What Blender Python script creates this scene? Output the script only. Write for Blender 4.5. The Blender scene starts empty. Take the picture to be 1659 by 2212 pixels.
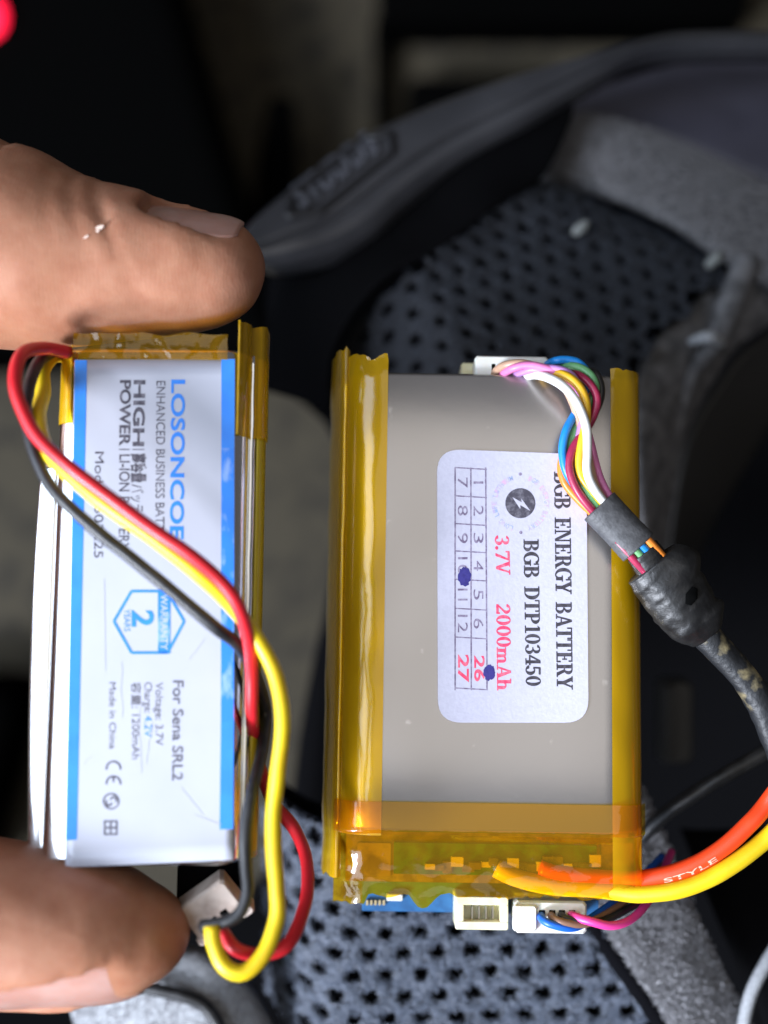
import bpy, math, random
import numpy as np
from mathutils import Matrix, Vector, Euler, noise as mnoise

random.seed(7); rng = np.random.default_rng(7)
S = 0.001                      # all modelling below is in millimetres
scene = bpy.context.scene
col = scene.collection

# ------------------------------------------------------------------ camera
D, T = 130.0, 0.396            # camera height above the sticker (mm), tan of half the vertical field
cam_d = bpy.data.cameras.new("camera"); cam = bpy.data.objects.new("camera", cam_d); col.objects.link(cam)
cam.location = (0, 0, D*S)
cam_d.sensor_fit = 'VERTICAL'; cam_d.sensor_height = 24.0; cam_d.sensor_width = 18.0
cam_d.lens = 12.0/T
cam_d.clip_start = 0.005; cam_d.clip_end = 50
cam_d.dof.use_dof = True; cam_d.dof.focus_distance = (D-1.0)*S; cam_d.dof.aperture_fstop = 8.2
scene.camera = cam

# ------------------------------------------------------------------ world and lamps (a dim room with a window to the left)
w = bpy.data.worlds.new("World"); scene.world = w; w.use_nodes = True
bg = w.node_tree.nodes["Background"]; bg.inputs[0].default_value = (0.60, 0.58, 0.60, 1); bg.inputs[1].default_value = 0.13
def area(name, loc, target, size, size_y, power, color):
    l = bpy.data.lights.new(name, 'AREA'); l.shape = 'RECTANGLE'; l.size = size*S; l.size_y = size_y*S
    l.energy = power; l.color = color
    o = bpy.data.objects.new(name, l); col.objects.link(o); o.location = Vector(loc)*S
    o.rotation_euler = (Vector(target)-Vector(loc)).to_track_quat('-Z', 'Y').to_euler()
    return o
area("window_light", (-480, -130, 360), (0, 0, 0), 820, 700, 8.2, (0.70, 0.82, 1.0))
area("wire_shadow_light", (-400, -300, 330), (0, 0, 0), 120, 160, 6.6, (0.86, 0.90, 1.0))  # small lamp added to draw the wire shadow on the label
area("ceiling_light", (60, 160, 950), (20, 0, 0), 760, 760, 1.45, (1.0, 0.95, 0.88))
scene.view_settings.view_transform = 'Standard'; scene.view_settings.look = 'None'
scene.view_settings.exposure = 0.22; scene.view_settings.gamma = 1.0
cy = scene.cycles
cy.max_bounces = 8; cy.transparent_max_bounces = 24; cy.caustics_reflective = False; cy.caustics_refractive = False
try: cy.use_denoising = True
except Exception: pass

# ------------------------------------------------------------------ geometry helpers
def P(u, v, z):
    "where the sight line of photo point (u, v) (1659 x 2212) meets height z"
    k = T*(D-z)/1106.0
    return np.array([(u-829.5)*k, -(v-1106.0)*k, z])
def ray(u, v): return np.array([(u-829.5)/1106*T, -(v-1106)/1106*T, -1.0])

class Frame:
    def __init__(s, u, v, z, rx=0, ry=0, rz=0):
        s.o = P(u, v, z); s.R = np.array(Euler((math.radians(rx), math.radians(ry), math.radians(rz)), 'XYZ').to_matrix())
    def px(s, u, v, h=0.0):
        "local x, y, h of the point of the plane local z = h seen at photo point (u, v)"
        n = s.R[:, 2]; q = s.o+n*h; d = ray(u, v); o = np.array([0, 0, D])
        k = np.dot(q-o, n)/np.dot(d, n); p = s.R.T @ (o+d*k-s.o)
        return np.array([p[0], p[1], h])
    def w(s, pts):
        return (s.R @ np.atleast_2d(np.asarray(pts, float)).T).T+s.o
    def l(s, pts):
        return (s.R.T @ (np.atleast_2d(np.asarray(pts, float))-s.o).T).T
    def matrix(s):
        m = Matrix(s.R.tolist()).to_4x4(); m.translation = Vector((s.o*S).tolist()); return m

ROOTF = {}
def root_of(o):
    while o.parent: o = o.parent
    return o
def props(o, label=None, cat=None, group=None, kind=None):
    if label: o['label'] = label
    if cat: o['category'] = cat
    if group: o['group'] = group
    if kind: o['kind'] = kind
def thing(name, frame, label, cat, group=None):
    o = bpy.data.objects.new(name, None); col.objects.link(o); o.empty_display_size = 0.005
    o.matrix_world = frame.matrix(); ROOTF[o.name] = frame; props(o, label, cat, group); return o
def obj(name, V, F, mat, parent=None, label=None, kind=None, smooth=True, frame=None, world=True):
    "one mesh object; V in world millimetres (world=True) or in the frame of the thing"
    V = np.asarray(V, float)
    if parent is not None:
        f = ROOTF[root_of(parent).name]
        if world: V = f.l(V)
    elif frame is not None:
        if world: V = frame.l(V)
    me = bpy.data.meshes.new(name)
    me.from_pydata((V*S).tolist(), [], [list(map(int, f)) for f in F]); me.update()
    if smooth: me.polygons.foreach_set('use_smooth', [True]*len(me.polygons))
    me.materials.append(mat)
    o = bpy.data.objects.new(name, me); col.objects.link(o)
    if parent is not None: o.parent = parent
    elif frame is not None: o.matrix_world = frame.matrix(); ROOTF[o.name] = frame
    props(o, label, None, None, kind)
    return o
def join(parts):
    Vs, Fs, n = [], [], 0
    for V, F in parts:
        V = np.asarray(V, float).reshape(-1, 3)
        Vs.append(V); Fs += [[i+n for i in f] for f in F]; n += len(V)
    return np.vstack(Vs), Fs
def box(x0, x1, y0, y1, z0, z1, b=0.0):
    "box with bevelled vertical and top edges"
    if b <= 0:
        V = [(x, y, z) for z in (z0, z1) for y in (y0, y1) for x in (x0, x1)]
        return np.array(V, float), [(0, 2, 3, 1), (4, 5, 7, 6), (0, 1, 5, 4), (2, 6, 7, 3), (0, 4, 6, 2), (1, 3, 7, 5)]
    def ring(i, z):
        c = b; X0, X1, Y0, Y1 = x0+i, x1-i, y0+i, y1-i
        return [(X0+c, Y0, z), (X1-c, Y0, z), (X1, Y0+c, z), (X1, Y1-c, z), (X1-c, Y1, z), (X0+c, Y1, z), (X0, Y1-c, z), (X0, Y0+c, z)]
    V = ring(b*.6, z0)+ring(0, z0+b)+ring(0, z1-b)+ring(b*.6, z1)
    F = [tuple(reversed(range(8))), tuple(range(24, 32))]
    for k in range(3):
        for i in range(8):
            j = (i+1) % 8; F.append((k*8+i, k*8+j, k*8+8+j, k*8+8+i))
    return np.array(V, float), F
def rounded_box(c, h, r, n=7):
    c, h, r = map(lambda a: np.array(a, float), (c, h, r)); r = np.minimum(r, h*.999)
    ax = []
    for k in range(3):
        e = h[k]-r[k]; a = np.sin(np.linspace(0, math.pi/2, n))*r[k]
        ax.append(np.concatenate([-e-a[::-1], np.linspace(-e, e, 6)[1:-1], e+a]))
    V, F, idx = [], [], {}
    def vert(p):
        q = np.clip(p, -(h-r), h-r); d = (p-q)/r; L = np.linalg.norm(d)
        m = q+r*(d/L if L > 0 else d); key = tuple(np.round(m, 5))
        if key not in idx: idx[key] = len(V); V.append(m+c)
        return idx[key]
    for k in range(3):
        a, b = (k+1) % 3, (k+2) % 3
        for sgn in (-1, 1):
            g = []
            for x in ax[a]:
                row = []
                for y in ax[b]:
                    p = np.zeros(3); p[a] = x; p[b] = y; p[k] = sgn*h[k]; row.append(vert(p))
                g.append(row)
            for i in range(len(g)-1):
                for j in range(len(g[0])-1):
                    f = [g[i][j], g[i+1][j], g[i+1][j+1], g[i][j+1]]
                    f = [q for q, e in zip(f, f[1:]+f[:1]) if q != e]
                    if len(set(f)) < 3: continue
                    F.append(f if sgn > 0 else f[::-1])
    return np.array(V), F
def smooth_path(pts, n):
    "Catmull-Rom through the points, about evenly spaced"
    p = np.asarray(pts, float); p = np.vstack([2*p[0]-p[1], p, 2*p[-1]-p[-2]])
    out = []; m = 24
    for i in range(1, len(p)-2):
        for t in np.linspace(0, 1, m, endpoint=False):
            a, b, c, d = p[i-1], p[i], p[i+1], p[i+2]
            out.append(.5*((2*b)+(c-a)*t+(2*a-5*b+4*c-d)*t*t+(3*b-a-3*c+d)*t**3))
    out.append(p[-2]); out = np.array(out)
    s = np.concatenate([[0], np.cumsum(np.linalg.norm(np.diff(out, axis=0), axis=1))])
    q = np.linspace(0, s[-1], n)
    return np.stack([np.interp(q, s, out[:, k]) for k in range(out.shape[1])], 1)
def tube(pts, r, seg=12, n=60, flat=1.0, flatdir=None, jitter=0.0):
    c = smooth_path(pts, n); rr = np.broadcast_to(np.asarray(r, float), (n,)) if np.ndim(r) == 0 or len(r) == n else np.interp(np.linspace(0, 1, n), np.linspace(0, 1, len(r)), r)
    tg = np.gradient(c, axis=0); tg /= np.linalg.norm(tg, axis=1)[:, None]+1e-12
    up = np.array([0, 0, 1.0]) if flatdir is None else np.array(flatdir, float)
    V, F = [], []; prev = None
    for i in range(n):
        if flatdir is None and prev is not None: a = prev-tg[i]*np.dot(prev, tg[i])
        else:
            a = up-tg[i]*np.dot(up, tg[i])
            if np.linalg.norm(a) < 1e-3: a = np.array([1, 0, 0])-tg[i]*tg[i][0]
        a /= np.linalg.norm(a); prev = a; b = np.cross(tg[i], a)
        for k in range(seg):
            th = 2*math.pi*k/seg; q = rr[i]*(1+jitter*(rng.random()-.5))
            V.append(c[i]+a*math.cos(th)*q*flat+b*math.sin(th)*q)
    for i in range(n-1):
        for k in range(seg):
            j = (k+1) % seg; F.append((i*seg+k, i*seg+j, (i+1)*seg+j, (i+1)*seg+k))
    F.append(tuple(reversed(range(seg)))); F.append(tuple(range((n-1)*seg, n*seg)))
    return np.array(V), F
def grid_faces(nu, nv):
    return [(i*nv+j, (i+1)*nv+j, (i+1)*nv+j+1, i*nv+j+1) for i in range(nu-1) for j in range(nv-1)]
def slab(G, thick, down=(0, 0, -1)):
    "closed slab from a grid of points"
    nu, nv = G.shape[:2]; top = G.reshape(-1, 3); bot = top+np.array(down)*thick; n = nu*nv
    F = grid_faces(nu, nv); F = F+[tuple(q+n for q in f[::-1]) for f in F]
    rim = [i*nv for i in range(nu)]+[(nu-1)*nv+j for j in range(1, nv)]+[i*nv+nv-1 for i in range(nu-2, -1, -1)]+[j for j in range(nv-2, 0, -1)]
    for a, b in zip(rim, rim[1:]+rim[:1]): F.append((b, a, a+n, b+n))
    return np.vstack([top, bot]), F
def fix_up(V, F):
    "turn the winding if the first top face looks down"
    a, b, c = (V[i] for i in F[0][:3])
    return F if np.cross(b-a, c-a)[2] > 0 else [tuple(reversed(f)) for f in F]
def loft(A, B, nu=40, nv=16, bulge=0.0, prof=None):
    "grid between two edges given as (u, v, z) photo points"
    a = smooth_path([P(*p) for p in A], nu); b = smooth_path([P(*p) for p in B], nu)
    t = np.linspace(0, 1, nv)
    G = a[:, None, :]*(1-t)[None, :, None]+b[:, None, :]*t[None, :, None]
    h = bulge*np.sin(np.pi*t)**.6 if prof is None else prof(t)
    G[:, :, 2] += h[None, :]
    return G
def nz(x, y, z=0.0): return mnoise.noise(Vector((x, y, z)))

# ------------------------------------------------------------------ materials
def mat(name, c, rough=.5, metal=0.0, c2=None, scale=1.0, detail=4, bump=0.0, bscale=4.0, coat=0.0, spec=.5, sss=0.0, lo=.4, hi=.6, stretch=None, r2=None):
    "Principled material; scale and bscale in features per millimetre"
    m = bpy.data.materials.new(name); m.use_nodes = True; nt = m.node_tree; N = nt.nodes; L = nt.links
    b = N['Principled BSDF']; b.inputs['Base Color'].default_value = (*c, 1); b.inputs['Roughness'].default_value = rough
    b.inputs['Metallic'].default_value = metal; b.inputs['Coat Weight'].default_value = coat; b.inputs['Coat Roughness'].default_value = .08
    b.inputs['Specular IOR Level'].default_value = spec
    if sss:
        b.inputs['Subsurface Weight'].default_value = sss; b.inputs['Subsurface Radius'].default_value = (1, .35, .2); b.inputs['Subsurface Scale'].default_value = .0016
    if c2 is not None or bump:
        tc = N.new('ShaderNodeTexCoord'); mp = N.new('ShaderNodeMapping'); L.new(tc.outputs['Object'], mp.inputs[0])
        s = stretch or (1, 1, 1); mp.inputs['Scale'].default_value = (1000*s[0], 1000*s[1], 1000*s[2])
    if c2 is not None:
        n = N.new('ShaderNodeTexNoise'); n.inputs['Scale'].default_value = scale; n.inputs['Detail'].default_value = detail
        L.new(mp.outputs[0], n.inputs['Vector'])
        r = N.new('ShaderNodeValToRGB'); r.color_ramp.elements[0].position = lo; r.color_ramp.elements[1].position = hi
        r.color_ramp.elements[0].color = (*c, 1); r.color_ramp.elements[1].color = (*c2, 1)
        L.new(n.outputs['Fac'], r.inputs[0]); L.new(r.outputs[0], b.inputs['Base Color'])
        if r2 is not None:
            mr = N.new('ShaderNodeMapRange'); mr.inputs['From Min'].default_value = lo; mr.inputs['From Max'].default_value = hi
            mr.inputs['To Min'].default_value = rough; mr.inputs['To Max'].default_value = r2
            L.new(n.outputs['Fac'], mr.inputs['Value']); L.new(mr.outputs[0], b.inputs['Roughness'])
    if bump:
        n2 = N.new('ShaderNodeTexNoise'); n2.inputs['Scale'].default_value = bscale; n2.inputs['Detail'].default_value = 4
        L.new(mp.outputs[0], n2.inputs['Vector'])
        bp = N.new('ShaderNodeBump'); bp.inputs['Strength'].default_value = bump; bp.inputs['Distance'].default_value = .0002
        L.new(n2.outputs['Fac'], bp.inputs['Height']); L.new(bp.outputs[0], b.inputs['Normal'])
    return m
def tape_mat(name, tint, diff, kd, gloss_rough=.12, bump=.15, bscale=.6):
    "thin amber film: clear tinted film, a little scatter, a glossy skin"
    m = bpy.data.materials.new(name); m.use_nodes = True; nt = m.node_tree; N = nt.nodes; L = nt.links
    N.remove(N['Principled BSDF']); out = N['Material Output']
    tr = N.new('ShaderNodeBsdfTransparent'); tr.inputs[0].default_value = (*tint, 1)
    df = N.new('ShaderNodeBsdfDiffuse'); df.inputs[0].default_value = (*diff, 1)
    gl = N.new('ShaderNodeBsdfGlossy'); gl.inputs['Roughness'].default_value = gloss_rough; gl.inputs[0].default_value = (1, 1, 1, 1)
    m1 = N.new('ShaderNodeMixShader'); m1.inputs[0].default_value = kd; L.new(tr.outputs[0], m1.inputs[1]); L.new(df.outputs[0], m1.inputs[2])
    ge = N.new('ShaderNodeNewGeometry'); dt_ = N.new('ShaderNodeVectorMath'); dt_.operation = 'DOT_PRODUCT'; L.new(ge.outputs['Incoming'], dt_.inputs[0])
    ab = N.new('ShaderNodeMath'); ab.operation = 'ABSOLUTE'; L.new(dt_.outputs['Value'], ab.inputs[0])
    iv = N.new('ShaderNodeMath'); iv.operation = 'SUBTRACT'; iv.inputs[0].default_value = 1; iv.use_clamp = True; L.new(ab.outputs[0], iv.inputs[1])
    pw = N.new('ShaderNodeMath'); pw.operation = 'POWER'; pw.inputs[1].default_value = 5; L.new(iv.outputs[0], pw.inputs[0])
    fr = N.new('ShaderNodeMath'); fr.operation = 'MULTIPLY_ADD'; fr.inputs[1].default_value = .94; fr.inputs[2].default_value = .05; L.new(pw.outputs[0], fr.inputs[0])
    m2 = N.new('ShaderNodeMixShader'); L.new(fr.outputs[0], m2.inputs[0]); L.new(m1.outputs[0], m2.inputs[1]); L.new(gl.outputs[0], m2.inputs[2])
    tc = N.new('ShaderNodeTexCoord'); mp = N.new('ShaderNodeMapping'); mp.inputs['Scale'].default_value = (1000,)*3; L.new(tc.outputs['Object'], mp.inputs[0])
    n2 = N.new('ShaderNodeTexNoise'); n2.inputs['Scale'].default_value = bscale; n2.inputs['Detail'].default_value = 3; L.new(mp.outputs[0], n2.inputs['Vector'])
    bp = N.new('ShaderNodeBump'); bp.inputs['Strength'].default_value = bump; bp.inputs['Distance'].default_value = .0003
    L.new(n2.outputs['Fac'], bp.inputs['Height']); L.new(bp.outputs[0], gl.inputs['Normal']); L.new(bp.outputs[0], dt_.inputs[1])
    L.new(m2.outputs[0], out.inputs[0]); return m
def glow(name, c, s):
    m = bpy.data.materials.new(name); m.use_nodes = True; b = m.node_tree.nodes['Principled BSDF']
    b.inputs['Base Color'].default_value = (*c, 1); b.inputs['Emission Color'].default_value = (*c, 1); b.inputs['Emission Strength'].default_value = s; return m

M = dict(
 foil=mat('satin_foil', (.455, .432, .42), .27, .86, (.62, .60, .59), .45, 6, lo=.67, hi=.76, bump=.06, bscale=.3),
 bright_foil=mat('bright_foil', (.86, .87, .88), .17, 1.0, bump=.08, bscale=.35),
 terrace=mat('terrace_foil', (.34, .23, .15), .35, .7, (.16, .10, .06), .6, bump=.3, bscale=.8),
 tape=tape_mat('amber_tape', (1.0, .77, .03), (1.0, .57, .008), .36, bump=.12),
 tape2=tape_mat('amber_tape_loose', (1.0, .70, .02), (1.0, .50, .01), .10, .10, .26, .6),
 paper=mat('sticker_paper', (.51, .50, .60), .75, 0, (.54, .53, .63), 2.5, bump=.14, bscale=3.2),
 film=mat('glossy_label', (.45, .465, .54), .28, 0, (.43, .445, .52), .12, coat=.25, bump=.02, bscale=.6),
 ink=mat('black_ink', (.035, .03, .04), .6, 0, (.10, .09, .11), 2.2, lo=.45, hi=.75),
 ink_soft=mat('soft_black_ink', (.055, .05, .07), .6, 0, (.22, .21, .25), 2.0, lo=.45, hi=.8),
 grid_ink=mat('grid_ink', (.15, .11, .19), .6, 0, (.30, .26, .36), 2.5),
 red_ink=mat('red_ink', (.78, .045, .13), .6, 0, (.80, .20, .28), 2.4, lo=.45, hi=.75),
 pale_ink=mat('pale_ink', (.30, .38, .58), .6, 0, (.62, .40, .60), 1.2),
 pen=mat('pen_ink', (.020, .016, .16), .35, 0, (.035, .03, .22), 2),
 blue=mat('label_blue', (.015, .20, .74), .35, 0, (.02, .23, .78), .3, coat=.3),
 blue_worn=mat('label_blue_worn', (.015, .20, .74), .35, 0, (.45, .58, .78), .55, 8, lo=.52, hi=.72, coat=.2, stretch=(1, .45, 1)),
 wire_red=mat('red_insulation', (.62, .018, .028), .33, bump=.03, bscale=1, c2=(.55, .015, .022), scale=.3),
 wire_yellow=mat('yellow_insulation', (.80, .58, .012), .36, bump=.03, bscale=1, c2=(.70, .47, .01), scale=.25),
 wire_black=mat('black_insulation', (.010, .010, .011), .42, bump=.08, bscale=2, c2=(.022, .022, .024), scale=.6),
 wire_orange=mat('orange_insulation', (.80, .058, .012), .38, c2=(.72, .05, .01), scale=.3),
 nylon=mat('white_nylon', (.80, .78, .74), .35, 0, (.74, .71, .64), .5, sss=.15),
 cream=mat('cream_nylon', (.74, .68, .42), .4, 0, (.80, .76, .58), .35, sss=.15),
 pin=mat('tin_pin', (.55, .53, .48), .3, 1.0),
 hole=mat('recess_shade', (.002, .002, .002), .9, spec=.02),  # near-black colour stands in for the shade inside holes and slot
 board_blue=mat('blue_board', (.015, .09, .24), .4, 0, (.02, .12, .30), 1),
 board_green=mat('green_board', (.004, .045, .012), .35, 0, (.010, .10, .03), .8),
 chip=mat('component', (.14, .10, .05), .35, .3, (.06, .05, .04), 1.2),
 solder=mat('solder', (.75, .66, .45), .25, .9),
 sleeve=mat('shrink_sleeve', (.05, .05, .053), .55, 0, (.078, .078, .082), 1.4, bump=.25, bscale=4),
 boot=mat('worn_rubber', (.007, .007, .0075), .42, 0, (.020, .0195, .019), .5, 6, bump=.35, bscale=1.6, lo=.45, hi=.7),
 cable=mat('scuffed_cable', (.010, .011, .013), .5, 0, (.26, .21, .11), .38, 9, bump=.5, bscale=1.5, lo=.53, hi=.66),
 skin=None,
 nail=mat('nail', (.46, .24, .19), .22, 0, (.52, .30, .25), .25, sss=.25, coat=.15),
 fleck=mat('white_fleck', (.60, .45, .37), .7),
 knit=mat('navy_knit', (.005, .006, .009), .85, 0, (.022, .027, .038), 3.2, 6, bump=.9, bscale=5, lo=.35, hi=.75),
 under=mat('black_backing', (.003, .003, .004), .9, spec=.03),
 fibre=mat('grey_fibre', (.125, .148, .20), .5),
 fibre_dark=mat('dark_navy_fibre', (.045, .054, .075), .55),
 fuzz=mat('grey_loop_fibre', (.22, .217, .23), .5),
 cloth=mat('grey_brushed_cloth', (.045, .045, .05), .85, 0, (.17, .168, .173), 1.3, 8, bump=1, bscale=3.5, lo=.35, hi=.7, stretch=(.5, 1.6, 1)),
 cloth_dark=mat('dark_grey_cloth', (.075, .074, .078), .85, 0, (.15, .148, .155), .5, 8, bump=.6, bscale=3),
 loop=mat('loop_cloth', (.05, .049, .053), .9, 0, (.22, .215, .225), 3.0, 8, bump=1, bscale=4, lo=.4, hi=.7),
 silver=mat('silver_grey_cloth', (.26, .27, .285), .7, 0, (.36, .375, .40), 2.6, 6, bump=.5, bscale=4),
 rubber=mat('grey_rubber', (.034, .0345, .039), .28, 0, (.046, .0465, .052), .08, bump=.15, bscale=1.2),
 rubber_shaded=mat('grey_rubber_shaded', (.010, .010, .012), .5),  # strap rubber darkened: shade of the embossing put into the rim colour
 rubber_lit=mat('grey_rubber_lit', (.075, .077, .09), .3),  # strap rubber lightened: highlights on the raised letters put into the colour
 leather=mat('smooth_purple_grey', (.052, .050, .068), .45, 0, (.066, .063, .085), .06, bump=.2, bscale=2),
 plastic=mat('black_plastic', (.018, .017, .016), .42, spec=.4),
 matte=mat('matte_black', (.0016, .0016, .0016), .9, spec=.0),
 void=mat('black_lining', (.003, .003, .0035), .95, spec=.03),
 floor=mat('speckled_floor', (.046, .037, .021), .85, 0, (.014, .011, .007), .11, 4, lo=.50, hi=.66),
 crumb=mat('pale_crumb', (.22, .235, .23), .6),
 led=glow('red_lamp', (1.0, .012, .05), 2.2),
)
def skin_mat():
    m = mat('skin', (.37, .168, .095), .46, 0, (.45, .215, .135), .10, 5, sss=.22, spec=.35, lo=.3, hi=.7)
    nt = m.node_tree; N = nt.nodes; L = nt.links; b = N['Principled BSDF']
    tc = N.new('ShaderNodeTexCoord'); mp = N.new('ShaderNodeMapping'); mp.inputs['Scale'].default_value = (1000,)*3; L.new(tc.outputs['Object'], mp.inputs[0])
    old = b.inputs['Base Color'].links[0].from_socket
    n = N.new('ShaderNodeTexNoise'); n.inputs['Scale'].default_value = .55; n.inputs['Detail'].default_value = 6; L.new(mp.outputs[0], n.inputs['Vector'])
    r = N.new('ShaderNodeValToRGB'); r.color_ramp.elements[0].position = .35; r.color_ramp.elements[1].position = .72
    r.color_ramp.elements[0].color = (1, 1, 1, 1); r.color_ramp.elements[1].color = (.88, .79, .76, 1); L.new(n.outputs['Fac'], r.inputs[0])
    mx = N.new('ShaderNodeMix'); mx.data_type = 'RGBA'; mx.blend_type = 'MULTIPLY'; mx.inputs[0].default_value = 1
    L.new(old, mx.inputs[6]); L.new(r.outputs[0], mx.inputs[7]); L.new(mx.outputs[2], b.inputs['Base Color'])
    wv = N.new('ShaderNodeTexWave'); wv.wave_type = 'BANDS'; wv.inputs['Scale'].default_value = .9; wv.inputs['Distortion'].default_value = 14; wv.inputs['Detail'].default_value = 2; wv.inputs['Detail Scale'].default_value = .4
    L.new(mp.outputs[0], wv.inputs['Vector'])
    vo = N.new('ShaderNodeTexVoronoi'); vo.inputs['Scale'].default_value = 1.6; L.new(mp.outputs[0], vo.inputs['Vector'])
    ad = N.new('ShaderNodeMath'); ad.operation = 'MULTIPLY_ADD'; ad.inputs[1].default_value = 1.0; L.new(vo.outputs['Distance'], ad.inputs[0]); ws_ = N.new('ShaderNodeMath'); ws_.operation = 'MULTIPLY'; ws_.inputs[1].default_value = .35; L.new(wv.outputs['Fac'], ws_.inputs[0]); L.new(ws_.outputs[0], ad.inputs[2])
    bp = N.new('ShaderNodeBump'); bp.inputs['Strength'].default_value = .13; bp.inputs['Distance'].default_value = .0001
    L.new(ad.outputs[0], bp.inputs['Height']); L.new(bp.outputs[0], b.inputs['Normal'])
    return m
M['skin'] = skin_mat()

# ------------------------------------------------------------------ lettering
def text_mesh(s, bold=0.0, ext=0.0):
    cu = bpy.data.curves.new('text', 'FONT'); cu.body = s; cu.size = 1; cu.offset = bold; cu.resolution_u = 4; cu.extrude = ext
    o = bpy.data.objects.new('text', cu); col.objects.link(o)
    me = bpy.data.meshes.new_from_object(o.evaluated_get(bpy.context.evaluated_depsgraph_get()))
    V = np.array([tuple(v.co) for v in me.vertices]).reshape(-1, 3); F = [tuple(p.vertices) for p in me.polygons]
    bpy.data.objects.remove(o); bpy.data.curves.remove(cu); bpy.data.meshes.remove(me)
    return V, F
CAP = None
def sans(s, bold=0.0):
    global CAP
    if CAP is None: CAP = text_mesh('H')[0][:, 1].max()
    V, F = text_mesh(s, bold); V = V/CAP
    V[:, 0] -= V[:, 0].min(); return V, F
def R_(x0, y0, x1, y1): return ([(x0, y0), (x1, y0), (x1, y1), (x0, y1)], [(0, 1, 2, 3)])
def Q_(*p): return (list(p), [tuple(range(len(p)))])
def A_(cx, cy, ro, ri, a0, a1, n=14):
    "part of a ring; ro, ri = (rx, ry) outside and inside"
    v, f = [], []
    for i in range(n+1):
        a = math.radians(a0+(a1-a0)*i/n); v += [(cx+ro[0]*math.cos(a), cy+ro[1]*math.sin(a)), (cx+ri[0]*math.cos(a), cy+ri[1]*math.sin(a))]
    for i in range(n): f.append((2*i, 2*i+2, 2*i+3, 2*i+1) if a1 < a0 else (2*i+1, 2*i+3, 2*i+2, 2*i))
    return v, f
SER = {   # a heavy serif face, cap height 100: (advance, strokes)
 'B': (78, [R_(13, 0, 31, 100), R_(2, 0, 42, 6), R_(2, 94, 40, 100), R_(31, 48, 42, 53), A_(40, 76, (28, 24), (12, 18), -90, 90), A_(41, 25, (33, 27), (16, 21), -90, 90)]),
 'G': (84, [A_(44, 50, (42, 52), (23, 46), 38, 322, 22), R_(60, 4, 78, 44), R_(50, 40, 86, 46), R_(74, 66, 79, 100)]),
 'E': (76, [R_(13, 0, 31, 100), R_(2, 0, 68, 6), R_(2, 94, 66, 100), R_(31, 48, 52, 53), R_(48, 36, 53, 66), R_(62, 0, 69, 26), R_(60, 76, 66, 100)]),
 'N': (88, [R_(12, 0, 18, 100), R_(2, 0, 30, 6), R_(2, 94, 26, 100), R_(70, 0, 76, 100), R_(60, 94, 88, 100), Q_((12, 100), (30, 100), (76, 0), (62, 0))]),
 'R': (84, [R_(13, 0, 31, 100), R_(2, 0, 42, 6), R_(2, 94, 40, 100), R_(31, 46, 42, 51), A_(40, 73, (30, 27), (13, 21), -90, 90), Q_((40, 50), (56, 50), (82, 0), (62, 0)), R_(60, 0, 88, 6)]),
 'Y': (82, [R_(32, 0, 50, 46), R_(20, 0, 62, 6), Q_((6, 98), (26, 98), (50, 44), (33, 40)), Q_((66, 98), (74, 98), (50, 40), (42, 46)), R_(0, 94, 36, 100), R_(56, 94, 84, 100)]),
 'A': (86, [Q_((38, 100), (48, 100), (80, 0), (60, 0)), Q_((38, 100), (44, 94), (18, 0), (11, 0)), R_(22, 30, 64, 36), R_(0, 0, 30, 6), R_(52, 0, 90, 6)]),
 'T': (76, [R_(28, 0, 46, 100), R_(16, 0, 58, 6), R_(2, 94, 72, 100), R_(2, 70, 7, 100), R_(67, 70, 72, 100)]),
 'D': (84, [R_(13, 0, 31, 100), R_(2, 0, 40, 6), R_(2, 94, 40, 100), A_(38, 50, (42, 50), (23, 44), -90, 90, 18)]),
 'P': (76, [R_(13, 0, 31, 100), R_(2, 0, 44, 6), R_(2, 94, 40, 100), R_(31, 42, 40, 48), A_(39, 71, (32, 29), (14, 23), -90, 90)]),
 'V': (84, [Q_((6, 98), (26, 98), (50, 0), (38, 0)), Q_((68, 98), (75, 98), (50, 0), (43, 8)), R_(0, 94, 36, 100), R_(56, 94, 86, 100)]),
 'm': (104, [R_(10, 0, 26, 66), R_(0, 0, 34, 6), R_(0, 60, 20, 66), A_(38, 44, (20, 22), (6, 16), 0, 150), R_(44, 0, 58, 46), R_(38, 0, 64, 6), A_(70, 44, (20, 22), (6, 16), 0, 150), R_(76, 0, 90, 46), R_(70, 0, 98, 6)]),
 'h': (74, [R_(10, 0, 26, 100), R_(0, 0, 34, 6), R_(0, 94, 20, 100), A_(39, 44, (22, 22), (7, 16), 0, 150), R_(46, 0, 61, 46), R_(40, 0, 70, 6)]),
 '0': (66, [A_(32, 50, (29, 51), (13, 46), 0, 360, 26)]),
 '1': (58, [R_(22, 0, 38, 100), R_(8, 0, 52, 6), Q_((8, 84), (22, 90), (30, 100), (22, 100))]),
 '2': (66, [A_(30, 72, (28, 28), (12, 22), -40, 175), Q_((51, 56), (40, 58), (3, 12), (12, 10)), R_(3, 0, 56, 15), R_(52, 0, 58, 26)]),
 '3': (64, [A_(28, 75, (26, 25), (11, 19), -90, 165), A_(29, 26, (29, 27), (12, 21), -170, 90), R_(18, 48, 30, 54)]),
 '4': (66, [R_(36, 0, 51, 100), R_(22, 0, 60, 6), R_(2, 24, 62, 33), Q_((36, 100), (44, 100), (10, 30), (2, 33))]),
 '5': (64, [Q_((10, 52), (16, 52), (20, 100), (12, 100)), R_(12, 88, 54, 100), A_(28, 31, (30, 32), (12, 26), -165, 130)]),
 '7': (62, [R_(4, 86, 58, 100), R_(4, 72, 9, 100), Q_((50, 88), (58, 88), (32, 0), (16, 0))]),
 '.': (30, [A_(13, 9, (10, 10), (0.1, 0.1), 0, 360, 12)]),
 ' ': (52, []),
}
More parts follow.
